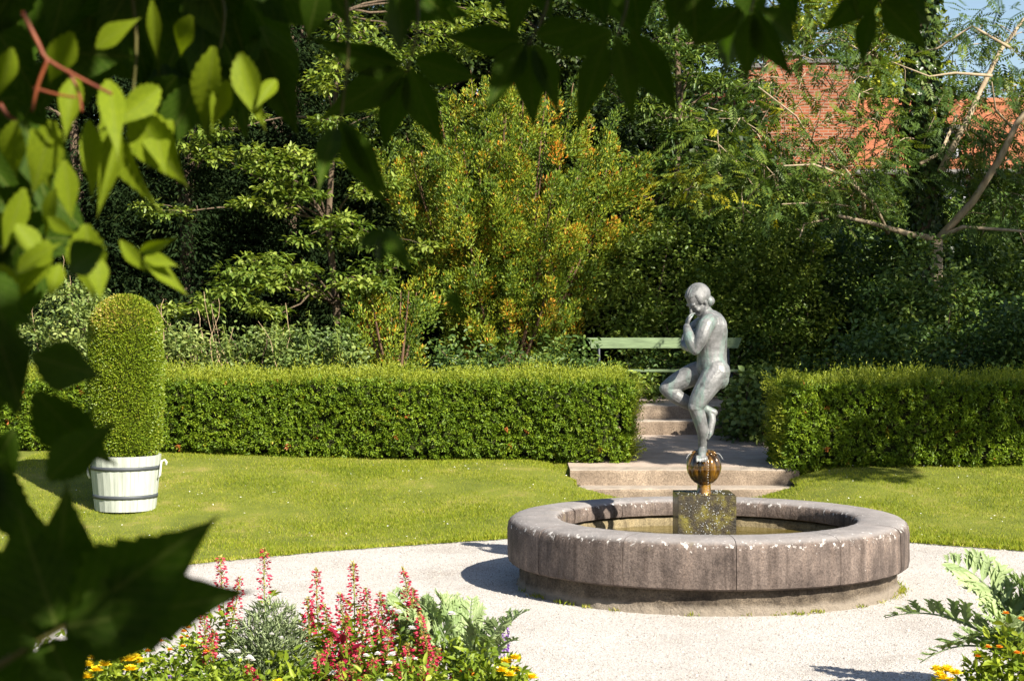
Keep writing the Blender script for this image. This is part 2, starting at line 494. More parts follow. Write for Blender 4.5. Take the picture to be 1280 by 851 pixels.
MT['tile'] = noise_mat('clay_roof_tiles', [(.3, (.17, .055, .024)), (.7, (.33, .125, .06))], 6, 5, .85, .3, .02)

# ------------------------------------------------------------------ ground
XC = 1.82           # axis of the steps
def lawn_edge(x):
    xs = [-30, -12, -7, -4.6, -3.4, -2.54, -1.6, -.56, .1, 1.5, 2.6, 3.45, 4.28, 5.2, 6.5, 9, 30]
    ys = [9, 9.4, 10.4, 12.2, 13.2, 13.97, 14.7, 15.28, 15.62, 15.85, 15.7, 15.3, 14.75, 13.7, 12.4, 11, 10]
    return np.interp(x, xs, ys)
def gz(x, y):
    x = np.asarray(x, float); y = np.asarray(y, float)
    s = sstep(.35, 1.7, np.abs(x - XC))
    a = .34 * sstep(15.4, 19.3, y) * s + .10 * sstep(2.5, 7, np.abs(x - XC)) * sstep(15.5, 19.5, y)
    b = .46 * sstep(20.6, 23.2, y)
    front = .34 * sstep(19.4, 20.6, y) * (1 - s)
    z = a + b + front
    cor = sstep(1.45, 1.25, np.abs(x - XC)) * sstep(18.9, 19.2, y) * sstep(23.6, 23.3, y)
    return z * (1 - cor) + cor * (.27 + .115 * np.clip((y - 19.1) / 3.4, 0, 1))
def grid(xs, ys, zf):
    X, Y = np.meshgrid(xs, ys)
    Z = zf(X, Y)
    V = np.stack([X, Y, Z], -1).reshape(-1, 3)
    nx, ny = len(xs), len(ys)
    i = np.arange(nx - 1)[None] + (np.arange(ny - 1) * nx)[:, None]
    i = i.ravel()
    return V, np.stack([i, i + 1, i + nx + 1, i + nx], 1)

ext = np.array([60, 90, 150, 300, 800.])
xs = np.concatenate([-ext[::-1], np.linspace(-30, 30, 121), ext])
ys = np.concatenate([-ext[::-1], np.linspace(-20, 60, 161), ext + 20])
V, Fc = grid(xs, ys, lambda x, y: gz(x, y) - .03)
tag(link('ground', mesh('ground', V, Fc, MT['floor'], True)), 'dark woodland soil under the trees behind the hedges', 'ground', kind='structure')

# gravel court, flat
xs = np.linspace(-9, 9, 73); ys = np.linspace(3, 17, 57)
V, Fc = grid(xs, ys, lambda x, y: 0 * x)
V = V[:, :]
tag(link('gravel_court', mesh('gravel_court', V, Fc, MT['gravel'])), 'pale gravel court around the round fountain basin', 'gravel', kind='structure')

# lawn sheet: from the gravel edge up to and beyond the hedges
nx, ny = 161, 40
xs = np.concatenate([np.linspace(-14, -6, 15)[:-1], np.linspace(-6, 7, 140), np.linspace(7, 14, 12)[1:]])
V = []
for j in range(ny):
    t = j / (ny - 1)
    y = lawn_edge(xs) + (20.9 - lawn_edge(xs)) * t
    ed = np.clip(t * 14, 0, 1)
    jit = .025 * np.sin(xs * 23) * np.sin(xs * 7.3) * (t == 0)
    V.append(np.stack([xs, y + jit, gz(xs, y) + (-.012 if t == 0 else .026)], 1))
V = np.concatenate(V)
n = len(xs)
i = (np.arange(n - 1)[None] + (np.arange(ny - 1) * n)[:, None]).ravel()
Fc = np.stack([i, i + 1, i + n + 1, i + n], 1)
def on_steps(x, y):
    return (y > 18.30) & (np.abs(x - XC) < 1.14)
cx = V[Fc].mean(1)
keep = ~on_steps(cx[:, 0], cx[:, 1])
lawn = tag(link('lawn', mesh('lawn', V, Fc[keep], MT['lawnsoil'], True)), 'short yellow green lawn between gravel and clipped hedges', 'lawn', kind='structure')

rng = np.random.default_rng(5)
n = 330000
x = rng.uniform(-5.2, 6.2, n); y0 = lawn_edge(x) - .02 - np.abs(rng.normal(0, .02, n)) * (np.sin(x * 13) * np.sin(x * 5.1) > -.2)
y = y0 + (19.75 - y0) * rng.random(n) ** 1.05
ok = ~on_steps(x, y) & (np.abs(x) < .31 * y + .4)
x, y = x[ok], y[ok]; n = len(x)
patch = .5 + .5 * np.sin(x * 1.7 + 1.3 * np.sin(y * 2.1)) * np.sin(y * 2.6 + .8 * np.sin(x * 3.1))
worn = rng.random(n) < .8 + .2 * patch
x, y, patch = x[worn], y[worn], patch[worn]; n = len(x)
pos = np.stack([x, y, gz(x, y) + .012], 1)
d = rdir(rng, n) * .75 + np.array([0, 0, 1.0])
ln = rng.uniform(.022, .046, n) * (.7 + .6 * patch)
edge = (y - lawn_edge(x)) < .06
ln[edge] *= 1.25
fine = np.sin(x * 9 + 2 * np.sin(y * 7)) * np.sin(y * 11 + 2 * np.sin(x * 6))
ti = np.clip(rng.normal(.42, .19, n) + .18 * (1 - patch) + .10 * fine, 0, 1)
V, Fc, t = leaf_arrays(pos, d, rdir(rng, n), ln, rng.uniform(.006, .012, n), ti, (np.array([[-.5, 0, 0], [.5, 0, 0], [.1, 1, .12]]), np.array([[0, 1, 2]])))
tag(link('grass', mesh('grass', V, Fc, MT['grass'], tint=t)), 'short mown grass blades covering the sunlit lawn', 'grass', kind='stuff')
# daisies and clover heads in the grass
m = 240
x = rng.uniform(-4.6, 5, m); y = rng.uniform(15.2, 19, m)
ok = (y > lawn_edge(x) + .1) & ~on_steps(x, y); x, y = x[ok], y[ok]; m = len(x)
V, Fc, t = leaf_arrays(np.stack([x, y, gz(x, y) + .05], 1), rdir(rng, m) * [1, 1, .2], np.tile([0, -.3, 1.0], (m, 1)), rng.uniform(.010, .022, m), rng.uniform(.010, .020, m), rng.random(m))
tag(link('daisies', mesh('daisies', V, Fc, MT['white'], tint=t)), 'tiny white daisies sprinkled over the lawn', 'daisies', kind='stuff')

# loose pebbles on the gravel
n = 70000
r = rng.random(n)
y = 8.8 + 6.6 * r; x = rng.uniform(-.33, .33, n) * y
ok = (y < lawn_edge(x) - .03) & (np.hypot(x - 1.436, y - 13) > 1.4)
x, y = x[ok], y[ok]; n = len(x)
sz = rng.uniform(.003, .0085, n) * (1 + 1.2 * (rng.random(n) > .985))
tv = np.array([[1, 0, 0], [-.5, .87, 0], [-.5, -.87, 0], [0, 0, .9]]); tf = np.array([[0, 1, 3], [1, 2, 3], [2, 0, 3]])
ang = rng.uniform(0, 6.28, n); c_, s_ = np.cos(ang), np.sin(ang)
Vx = x[:, None] + sz[:, None] * (tv[:, 0] * c_[:, None] - tv[:, 1] * s_[:, None])
Vy = y[:, None] + sz[:, None] * (tv[:, 0] * s_[:, None] + tv[:, 1] * c_[:, None])
Vz = .0005 + sz[:, None] * tv[None, :, 2] + 0 * Vx
V = np.stack([Vx, Vy, Vz], -1).reshape(-1, 3)
Fc = (tf[None] + 4 * np.arange(n)[:, None, None]).reshape(-1, 3)
tag(link('pebbles', mesh('pebbles', V, Fc, MT['pebble'])), 'loose pebbles scattered over the gravel court', 'pebbles', kind='stuff')

# ------------------------------------------------------------------ stone steps and landing
def slab(name, x0, x1, y0, y1, z0, z1, mat, parent=None, seed=0, zb=None):
    """stone block with slightly worn, uneven edges"""
    rg = np.random.default_rng(seed)
    nx, k = 28, 6
    xs = np.linspace(x0, x1, nx)
    zb = z1 if zb is None else zb
    prof = [(y0, z0), (y0, z1 - .03), (y0 + .006, z1 - .01), (y0 + .03, z1), (y1, zb), (y1, z0)]
    V = []
    for x in xs:
        w = rg.normal(0, .004)
        for j, (y, z) in enumerate(prof):
            V.append((x, y + (w if j < 4 else 0) + rg.normal(0, .0015), z + (rg.normal(0, .0025) if 0 < j < 4 else 0)))
    fs = []
    for i in range(nx - 1):
        for j in range(k):
            j2 = (j + 1) % k
            fs.append((i * k + j, (i + 1) * k + j, (i + 1) * k + j2, i * k + j2))
    fs.append(tuple(range(k - 1, -1, -1))); fs.append(tuple((nx - 1) * k + j for j in range(k)))
    mb = MB().add(V, fs)
    return mb.build(name, mat, parent, False)
st = tag(empty('stone_steps', (XC, 18.4, 0)), 'low flight of two wide sandstone steps behind the fountain', 'steps')
slab('lower_step', XC - 1.23, XC + 1.26, 18.40, 18.80, -.15, .165, MT['step'], st, 1)
slab('upper_step', XC - 1.20, XC + 1.24, 18.75, 19.12, .0, .33, MT['step'], st, 2)
st2 = tag(empty('stone_steps', (2.05, 22.5, .4)), 'narrow shaded stone steps leading up to the green bench', 'steps')
slab('lower_step', 1.10, 2.98, 22.50, 22.95, .2, .62, MT['step'], st2, 3)
slab('upper_step', 1.12, 2.96, 22.90, 23.30, .3, .80, MT['step'], st2, 4)
xs = np.linspace(XC - 1.2, XC + 1.26, 15); ys = np.linspace(19.11, 22.6, 20)
V, Fc = grid(xs, ys, lambda x, y: .326 + .115 * (y - 19.11) / 3.4)
tag(link('garden_path', mesh('garden_path', V, Fc, MT['path'], True)), 'sandy path climbing between the two clipped hedges', 'path', kind='structure')
xs = np.linspace(.4, 3.9, 12); ys = np.linspace(23.28, 25.6, 12)
V, Fc = grid(xs, ys, lambda x, y: .797 + 0 * x)
tag(link('bench_terrace', mesh('bench_terrace', V, Fc, MT['path'], True)), 'sandy terrace under the green bench', 'path', kind='structure')

# ------------------------------------------------------------------ fountain
FC = np.array([1.436, 13.0, 0.0])
fo = tag(empty('fountain_basin', FC), 'low round sandstone fountain basin on the pale gravel', 'fountain')
prof = [(1.372, .178), (1.435, .172), (1.457, .186), (1.463, .22), (1.462, .42), (1.457, .455), (1.440, .482), (1.412, .498), (1.37, .505), (1.31, .508),
        (1.20, .508), (1.125, .504), (1.098, .494), (1.083, .474), (1.08, .42), (1.085, .385), (1.18, .36), (1.2, .19)]
for i in range(12):
    a = math.radians(-90 + 1.4 + 30 * i)
    g = .0016
    rg = np.random.default_rng(100 + i)
    off = rg.normal(0, .0022)
    ph = rg.uniform(0, 6, 4)
    def rf(r, z, th, off=off, ph=ph):
        return r + off + .0022 * math.sin(th * 37 + ph[0] + z * 20) + .0016 * math.sin(th * 71 + ph[1] - z * 35)
    mb = MB().lathe(prof, FC, 22, a + g, a + math.radians(30) - g, True, rf)
    ro = mb.build('rim_stone', MT['rimstone'], fo, True)
    ro.data.set_sharp_from_angle(angle=math.radians(42))
_rk = np.random.default_rng(3); _kf = _rk.integers(5, 110, 26); _kz = _rk.uniform(-90, 90, 26); _kp = _rk.uniform(0, 6.28, 26); _ka = _rk.uniform(.1, .4, 26)
def rb(r, z, th):
    return r + .0055 * float(np.sin(th * _kf + z * _kz + _kp) @ _ka)
MB().lathe([(1.36, .20), (1.362, .172), (1.368, .15), (1.372, .10), (1.378, .06), (1.386, .03), (1.40, .0), (1.41, -.05)], FC, 300, rfun=rb).build('base_ring', MT['basestone'], fo, True)
MB().lathe([(1.19, .37), (1.12, .365), (1.105, .33), (1.10, .12), (0.0, .11)], FC, 96).build('basin_wall', MT['basin'], fo, True)
MB().lathe([(1.1002, .30), (.9, .30), (.5, .30), (0.001, .30)], FC, 64).build('water', MT['water'], None, True)
tag(bpy.data.objects['water'], 'murky brown water inside the fountain basin', 'water', kind='structure')

rgw = np.random.default_rng(12)
wp = []
for k in range(46):
    a = rgw.uniform(-2.9, .2) if k < 36 else rgw.uniform(-.35, -.15)
    c = FC + [1.40 * math.cos(a), 1.40 * math.sin(a), 0]
    n = int(rgw.integers(5, 26))
    wp.append(leaf_arrays(c + rgw.normal(0, .025, (n, 3)) * [1, 1, 0], rdir(rgw, n) * .7 + [0, 0, 1.0], rdir(rgw, n), rgw.uniform(.015, .045, n), rgw.uniform(.004, .009, n), rgw.uniform(.3, 1, n), T_DIAM))
V, Fc, t = join_arrays(wp)
tag(link('weeds', mesh('weeds', V, Fc, MT['grass'], tint=t)), 'tiny tufts of weeds at the foot of the fountain basin', 'weeds', kind='stuff')

pl = MB()
pc = FC + np.array([(880 - 883) / F * 13, 0, 0])
pl.box((pc[0], pc[1], .39), (.425, .425, .565))
po = pl.build('plinth_block', MT['plinth'], None, False, bevel=.006)
tag(po, 'wet mossy stone cube standing in the basin water', 'plinth')
# droplets glinting on the wet block
rg = np.random.default_rng(9)
mb = MB()
for k in range(190):
    u = rg.normal(0, .075) if k < 150 else rg.uniform(-.2, .2)
    if abs(u) > .2: continue
    z = .31 + .35 * rg.random() ** 1.25
    mb.ball((pc[0] + u, pc[1] - .2135, z), rg.uniform(.0015, .0040) * np.array([1, .6, 1.2]), 5, 4)
for k in range(70):
    mb.ball((pc[0] + rg.uniform(-.2, .2), pc[1] + rg.uniform(-.2, .2), .674), rg.uniform(.002, .005), 5, 4)
for k in range(12):
    mb.ball((pc[0] + .012 + rg.normal(0, .002), pc[1] - .145 - rg.random() * .02, .69 + .22 * k / 12), rg.uniform(.0022, .0038) * np.array([1, 1, 1.3]), 6, 5)
dr = mb.build('droplets', MT['droplet'], po, True); dr['kind'] = 'stuff'

pd = tag(empty('seed_pod_pedestal', (pc[0], pc[1], .672)), 'glossy wet brown bronze seed pod carrying the statue', 'pedestal')
def ribs(r, z, th):
    return r * (1 - .12 * abs(math.cos(5 * th + .6)) ** 8 * min(1, r / .1))
pr = [(.001, .734), (.04, .737), (.072, .751), (.101, .779), (.122, .817), (.131, .857), (.129, .89), (.119, .919), (.101, .945), (.077, .966), (.05, .978), (.001, .984)]
MB().lathe(pr, (pc[0], pc[1], 0), 90, rfun=ribs).build('pod', MT['wetbronze'], pd, True)
MB().lathe([(.060, .668), (.052, .69), (.049, .72), (.050, .745), (.056, .765)], (pc[0], pc[1], 0), 30).build('stem', MT['wetbronze'], pd, True)
# crown of little curled sepals at the top of the pod, and water arcs
for k in range(10):
    a = 2 * math.pi * (k + .3) / 10
    dx, dy = math.cos(a), math.sin(a)
    pts = [(pc[0] + dx * r, pc[1] + dy * r, z) for r, z in ((.048, .974), (.068, .972), (.084, .965), (.098, .952))]
    MB().tube(pts, [.012, .014, .012, .006], 7).build('sepal', MT['wetbronze'], pd, True)
mb = MB()
for a in (-2.9, -.25, 1.2):
    dx, dy = math.cos(a), math.sin(a)
    pts = [(pc[0] + dx * (.085 + .055 * t), pc[1] + dy * (.085 + .055 * t), .960 + .045 * t - .085 * t * t) for t in np.linspace(0, 1, 9)]
    mb.tube(pts, [.0019] * 8 + [.001], 5)
wj = mb.build('water_jets', MT['droplet'], pd, True); wj['kind'] = 'stuff'

# ------------------------------------------------------------------ statue
SD = 13.0
def J(px, py, dy=0.0):
    p = P(px, py, SD); p[1] += dy; return p
def loft(mb, secs, k=20):
    """secs: (centre, ax vector, ay vector) elliptical sections"""
    V, fs = [], []
    for c, a, b in secs:
        for i in range(k):
            t = 2 * math.pi * i / k
            V.append(np.array(c) + math.cos(t) * np.array(a) + math.sin(t) * np.array(b))
    n = len(secs)
    for j in range(n - 1):
        for i in range(k):
            fs.append((j * k + i, j * k + (i + 1) % k, (j + 1) * k + (i + 1) % k, (j + 1) * k + i))
    fs.append(tuple(range(k - 1, -1, -1))); fs.append(tuple((n - 1) * k + i for i in range(k)))
    mb.add(V, fs)
def limb(mb, pts, rad, sub=5, k=14):
    """Catmull-Rom smoothed tapered limb with round ends"""
    pts = np.array(pts, float); rad = np.array(rad, float)
    q, r = [], []
    n = len(pts)
    for i in range(n - 1):
        p0, p1, p2, p3 = pts[max(i - 1, 0)], pts[i], pts[i + 1], pts[min(i + 2, n - 1)]
        for t in np.linspace(0, 1, sub, endpoint=False):
            q.append(.5 * ((2 * p1) + (-p0 + p2) * t + (2 * p0 - 5 * p1 + 4 * p2 - p3) * t * t + (-p0 + 3 * p1 - 3 * p2 + p3) * t ** 3))
            r.append(rad[i] + (rad[i + 1] - rad[i]) * t)
    q.append(pts[-1]); r.append(rad[-1])
    mb.tube(q, r, k)
    mb.ball(pts[0], rad[0], 12, 8); mb.ball(pts[-1], rad[-1], 12, 8)

body = MB()
px = SD / F
X_, Y_ = np.array([1.0, 0, 0]), np.array([0, 1.0, 0])
# torso: (row, left col, right col, half depth, depth shift)
tor = [(388, 877, 894, .055, 0), (392, 876, 901, .105, 0), (397, 874, 905, .150, 0), (405, 871, 908, .165, 0), (414, 868, 909.5, .160, 0), (423, 867, 909, .150, 0),
       (431, 868, 909, .136, 0), (439, 870, 908.5, .124, 0), (446, 871, 908.5, .122, 0), (453, 871, 909, .132, 0), (460, 872, 909.5, .148, 0),
       (467, 875, 909.5, .158, 0), (474, 880, 909, .155, 0), (480, 885, 907.5, .140, 0), (485, 890, 905, .105, 0)]
rotb = math.radians(16)       # chest turned a little towards the viewer
secs = []
for row, a, b, hd, dy in tor:
    c = J((a + b) / 2, row, dy); hw = (b - a) / 2 * px
    secs.append((c, X_ * hw, Y_ * hd))
loft(body, secs, 26)
# spine-side fullness: shoulder blades, buttocks, breast, belly
body.ball(J(899, 408, -.075), (.05, .06, .075), 12, 9)
body.ball(J(898.5, 473, -.075), (.068, .08, .075), 14, 10)
body.ball(J(898, 472, .075), (.066, .08, .075), 14, 10)
body.ball(J(869, 420, -.07), (.045, .055, .055), 12, 9)
body.ball(J(868, 420, .07), (.045, .055, .055), 12, 9)
body.ball(J(880, 457, 0), (.058, .10, .07), 12, 9)
# neck and head
limb(body, [J(886, 396, 0), J(882, 389, -.005), J(877, 381, -.01)], [.062, .048, .047])
HC = J(872.2, 374.5, -.012)
yaw = math.radians(-30)       # face turned toward the viewer
fwd = np.array([-math.cos(yaw) * math.cos(.66), math.sin(yaw) * math.cos(.66), -math.sin(.66)])
lat = unit(np.cross(fwd, [0, 0, 1.0])); upv = np.cross(lat, fwd)
H = lambda f, l, u: HC + fwd * f + lat * l + upv * u
HM = np.stack([fwd, lat, upv], 1)
body.ball(H(-.012, 0, .02), (.095, .074, .088), 22, 16, HM)       # skull
body.ball(H(.022, 0, -.035), (.066, .058, .075), 20, 14, HM)      # face mass
body.ball(H(.058, 0, -.088), (.024, .024, .022), 10, 8, HM)       # chin
limb(body, [H(.084, 0, .005), H(.097, 0, -.018), H(.108, 0, -.038)], [.008, .010, .013], 4, 8)   # nose
for s_ in (-1, 1):
    body.ball(H(.076, s_ * .026, .010), (.016, .026, .010), 10, 6, HM)     # brow
    body.ball(H(.072, s_ * .028, -.012), (.013, .014, .010), 8, 6, HM)     # eye
    body.ball(H(.062, s_ * .036, -.040), (.024, .020, .020), 8, 6, HM)     # cheek
    body.ball(H(-.005, s_ * .071, -.022), (.018, .009, .028), 8, 8, HM)    # ear
    limb(body, [H(.0, s_ * .055, -.055), H(.03, s_ * .048, -.082), H(.058, s_ * .012, -.094)], [.02, .018, .018], 4, 8)
body.ball(H(.086, 0, -.060), (.010, .020, .006), 8, 6, HM)         # lips
body.ball(H(.084, 0, -.071), (.010, .017, .006), 8, 6, HM)
# near arm: shoulder, elbow, wrist at the chin
limb(body, [J(884, 402, -.135), J(878.5, 408, -.178), J(873, 422, -.205), J(865.5, 436, -.19)], [.062, .060, .052, .041])
limb(body, [J(865.5, 436, -.19), J(860.5, 425, -.185), J(857.5, 415, -.15), J(856.5, 408, -.12)], [.042, .046, .035, .026])
def hand(wr, pdir, fdir, curl, size=1.0, thumb_side=1):
    """palm with four fingers and a thumb, from the wrist"""
    wr = np.array(wr); f = unit(np.array(fdir, float)); n = unit(np.array(pdir, float)); n = unit(n - f * (n @ f)); l = np.cross(f, n) * thumb_side
    s = size
    for k, o in enumerate((-.027, -.009, .009, .027)):
        limb(body, [wr + l * o * .6 * s, wr + f * .045 * s + l * o * s, wr + f * .085 * s + l * o * s], [.014 * s, .013 * s, .011 * s], 3, 8)
        L = (.068, .078, .074, .058)[k] * s
        p = wr + f * .082 * s + l * o * s
        d = f.copy(); pts = [p]
        for j in range(3):
            d = unit(d + n * curl * (.5 + .3 * j)); pts.append(pts[-1] + d * L / 3)
        limb(body, pts, [.0105 * s, .0095 * s, .009 * s, .007 * s], 3, 8)
    t0 = wr + f * .022 * s - l * .026 * s
    limb(body, [t0, t0 - l * .022 * s + f * .025 * s, t0 - l * .03 * s + f * .055 * s + n * .012, t0 - l * .024 * s + f * .08 * s + n * .022], [.014 * s, .013 * s, .011 * s, .008 * s], 3, 8)
hand(J(856.5, 408, -.12), (.9, .1, -.3), (.18, .42, .9), .75, .85)
# far arm folded across: elbow forward, hand clasping the near elbow
limb(body, [J(884, 402, .13), J(874, 408, .165), J(863, 420, .14), J(857.5, 431, .09)], [.056, .052, .045, .036])
limb(body, [J(857.5, 431, .09), J(857, 432, .02), J(858, 434, -.05), J(859, 435, -.11)], [.036, .035, .029, .023])
hand(J(859, 435, -.11), (1, -.1, .25), (.15, -1, .05), .55, .9, -1)
# standing leg (nearer): hip, knee, ankle, foot
limb(body, [J(895, 464, -.075), J(887, 475, -.095), J(874, 494, -.125), J(867.5, 506, -.13)], [.098, .093, .076, .058])
limb(body, [J(867, 507, -.13), J(871.5, 519, -.105), J(876, 534, -.075), J(877.5, 548, -.05), J(877.5, 559, -.035)], [.053, .054, .046, .034, .030])
body.ball(J(863, 507.5, -.145), (.030, .036, .038), 10, 8)
limb(body, [J(878.5, 562, .005), J(877.2, 562, -.04), J(875.5, 566.5, -.10), J(874.8, 569.5, -.135)], [.033, .035, .031, .024])
for k, o in enumerate((-.034, -.016, .0, .015, .029)):
    b = J(874.8, 569.0, -.14) + X_ * o
    limb(body, [b, b + np.array([o * .12, -.026, -.010]), b + np.array([o * .2, -.044 + .006 * k, -.030])], [.014 if k == 0 else .011, .012 if k == 0 else .0095, .008], 3, 8)
# raised leg (farther): thigh forward, shin folded back behind the standing knee
limb(body, [J(889, 464, .075), J(870, 468, .085), J(850, 477, .08), J(835, 485.5, .07)], [.096, .089, .076, .056])
body.ball(J(831.5, 486, .07), (.040, .045, .044), 12, 9)
limb(body, [J(835, 488, .07), J(846, 495.5, .05), J(859, 503, .035), J(872, 509, .02), J(883, 512.5, .0)], [.050, .056, .050, .038, .030])
limb(body, [J(883, 511.5, .0), J(892.0, 515.5, -.005)], [.033, .030], 4, 10)      # heel
limb(body, [J(886, 513, .0), J(889.5, 523, -.015), J(888, 533, -.03), J(886.5, 541, -.045)], [.031, .030, .028, .024])
for k, o in enumerate((-.030, -.014, .0, .014, .026)):
    b = J(886.5, 541, -.045) + Y_ * o
    limb(body, [b, b + np.array([-.006, 0, -.022]), b + np.array([-.016, 0, -.040 + .003 * k])], [.012, .011, .008], 3, 8)
bo = body.build('bronze_statue', MT['bronze'], None, True)
md = bo.modifiers.new('r', 'REMESH'); md.mode = 'VOXEL'; md.voxel_size = .0046
m2 = bo.modifiers.new('s', 'SMOOTH'); m2.factor = .5; m2.iterations = 3
dg = bpy.context.evaluated_depsgraph_get()
me = bpy.data.meshes.new_from_object(bo.evaluated_get(dg))
bo.modifiers.clear(); bo.data = me
if not me.materials: me.materials.append(MT['bronze'])
me.polygons.foreach_set('use_smooth', np.ones(len(me.polygons), bool))
me.update()
tag(bo, 'grey green bronze nude woman on one leg with bowed head and folded arms', 'statue')
# hair: cap with strands drawn back into a bun
hv, hf = [], []
nu, nv = 72, 30
for j in range(nv + 1):
    ph = math.pi * j / nv
    for i in range(nu):
        th = 2 * math.pi * i / nu
        f, l, u = math.sin(ph) * math.cos(th), math.sin(ph) * math.sin(th), math.cos(ph)
        groove = 1 + .028 * math.sin(26 * math.atan2(l, u + .25) + 3 * f) * (1 - abs(l)) 
        face = (f > .50) and (u < .42)
        k = .90 if face else 1.0
        low = 1.0 if u > -.45 else .86
        hv.append(H(-.014 + .104 * f * groove * k, .083 * l * groove * k * low, .020 + .096 * u * groove * k * low))
for j in range(nv):
    for i in range(nu):
        hf.append((j * nu + i, (j + 1) * nu + i, (j + 1) * nu + (i + 1) % nu, j * nu + (i + 1) % nu))
hm = MB().add(hv, hf)
bc = J(886.2, 376, -.01)
for r_, q in ((.042, 0), (.036, .010), (.026, .020)):
    hm.ball(bc + np.array([q, -.006, -.002]), (r_ * .85, r_, r_), 16, 10)
for k in range(3):
    a = np.linspace(0, 2 * math.pi, 18)
    hm.tube(np.stack([bc[0] - .006 + .012 * k + 0 * a, bc[1] + (.036 - .008 * k) * np.cos(a), bc[2] + (.036 - .008 * k) * np.sin(a)], 1), .008, 6, False)
ho = hm.build('hair', MT['bronze'], bo, True)

# ------------------------------------------------------------------ hedges
def hedge(name, label, x0, x1, yf, yb, top, seed, dens=2600, x_end='right', yslope=0.0, tslope=0.0):
    rg = np.random.default_rng(seed)
    root = tag(empty(name, ((x0 + x1) / 2, (yf + yb) / 2, float(gz((x0 + x1) / 2, yf)))), label, 'hedge', 'clipped yew hedges either side of the path')
    W, D = x1 - x0, yb - yf
    parts = []
    def wob(a, b): return .035 * np.sin(a * 3.1 + b * 2.3) + .025 * np.sin(a * 7.7 - b * 5.1) + .015 * np.sin(a * 17 + b * 13)
    def sheet(n, face):
        u, v = rg.random(n), rg.random(n)
        if face == 'front':
            x = x0 + W * u; zb = gz(x, yf) + .035; z = zb + (top - zb) * v ** .95
            y = yf + wob(x, z) + .10 * (1 - np.minimum(1, (z - zb) / .12)) ** 2
            nrm = np.array([0, -1, .12])
        elif face == 'back':
            x = x0 + W * u; zb = gz(x, yf); z = zb + (top - zb) * v; y = yb + wob(x, z); nrm = np.array([0, 1, .1])
        elif face == 'top':
            x = x0 + W * u; y = yf + D * v; z = top + .5 * wob(x, y); nrm = np.array([0, 0, 1.0])
        elif face == 'right':
            y = yf + D * u; zb = gz(x1, y) + .03; z = zb + (top - zb) * v; x = x1 + wob(y, z); nrm = np.array([1, 0, .1])
        else:
            y = yf + D * u; zb = gz(x0, y) + .03; z = zb + (top - zb) * v; x = x0 + wob(y, z); nrm = np.array([-1, 0, .1])
        return np.stack([x, y + yslope * (x - x0) , z], 1), nrm
    for face, area, dm in (('front', W * 1.0, 1), ('top', W * D, .55), ('right', D, 1 if x_end == 'right' else .5), ('left', D, 1 if x_end == 'left' else .5), ('back', W, .3)):
        # clumps of sprays with dark gaps between them
        nc = int(area * 760 * dm)
        cpos, nrm = sheet(nc, face)
        out = rg.normal(.012, .020, nc)
        per = 14
        base = np.repeat(cpos + nrm * out[:, None], per, 0)
        n = nc * per
        cdir = unit(nrm + rdir(rg, nc) * .55 + np.array([0, 0, -.1]))
        dirs = unit(np.repeat(cdir, per, 0) + rdir(rg, n) * .75)
        ct = np.repeat(rg.normal(.42, .14, nc), per)
        ti = np.clip(ct + rg.normal(0, .13, n), 0, .92)
        br = np.repeat(rg.random(nc) < .006, per); ti[br] = 1.0
        pos = base - np.repeat(cdir, per, 0) * .03 + rdir(rg, n) * .02
        parts.append(leaf_arrays(pos, dirs, nrm * .9 + np.array([0, 0, .45]) + rdir(rg, n) * .75, rg.uniform(.026, .05, n), rg.uniform(.011, .020, n), ti))
    V, Fc, t = join_arrays(parts)
    link('foliage', mesh('hedge_foliage', V, Fc, MT['yew'], tint=t), root)['kind'] = 'stuff'
    # upright unclipped shoots along the top and fringing the ends
    n = int(W * D * 520)
    x = x0 + W * rg.random(n); y = yf - .02 + (D + .04) * rg.random(n)
    hmod = .55 + .45 * (np.sin(x * 5.3) * np.sin(x * 2.1 + 1) * .5 + .5) + .2 * rg.random(n)
    L = rg.uniform(.09, .24, n) * hmod * np.where(rg.random(n) < .07, 1.6, 1)
    pos = np.stack([x, y + yslope * (x - x0), top - .03 + 0 * x], 1)
    dirs = unit(np.stack([rg.normal(0, .22, n), rg.normal(-.08, .2, n), np.ones(n)], 1))
    ne = int(D * 260)
    xe = x1 if x_end == 'right' else x0; se = 1 if x_end == 'right' else -1
    ye = yf + D * rg.random(ne) * .8
    zb = gz(np.full(ne, xe), ye) + .05
    pe = np.stack([np.full(ne, xe), ye, zb + (top - zb) * rg.random(ne)], 1)
    de = unit(np.stack([np.full(ne, se * .9), rg.normal(-.2, .25, ne), rg.uniform(.25, .9, ne)], 1))
    pos = np.concatenate([pos, pe]); dirs = np.concatenate([dirs, de]); L = np.concatenate([L, rg.uniform(.08, .22, ne)])
    n = len(pos)
    # each shoot: a feather of needle pairs
    k = 9
    s = np.tile(np.linspace(.1, 1, k), n)
    P0 = np.repeat(pos, k, 0) + np.repeat(dirs, k, 0) * (s * np.repeat(L, k))[:, None]
    d2 = unit(np.repeat(dirs, k, 0) * .9 + rdir(rg, n * k) * .8)
    ti = np.clip(np.repeat(rg.normal(.45, .18, n), k) + .25 * (s - .5), 0, 1)
    V, Fc, t = leaf_arrays(P0, d2, rdir(rg, n * k), rg.uniform(.025, .045, n * k), rg.uniform(.008, .013, n * k), ti)
    link('new_shoots', mesh('hedge_shoots', V, Fc, MT['yew_shoot'], tint=t), root)['kind'] = 'stuff'
    # dark woody inside
    mb = MB()
    zb = float(gz((x0 + x1) / 2, yf))
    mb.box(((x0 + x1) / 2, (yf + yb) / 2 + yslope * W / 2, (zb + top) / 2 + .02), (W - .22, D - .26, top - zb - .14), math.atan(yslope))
    mb.build('branch_core', MT['darkcore'], root)
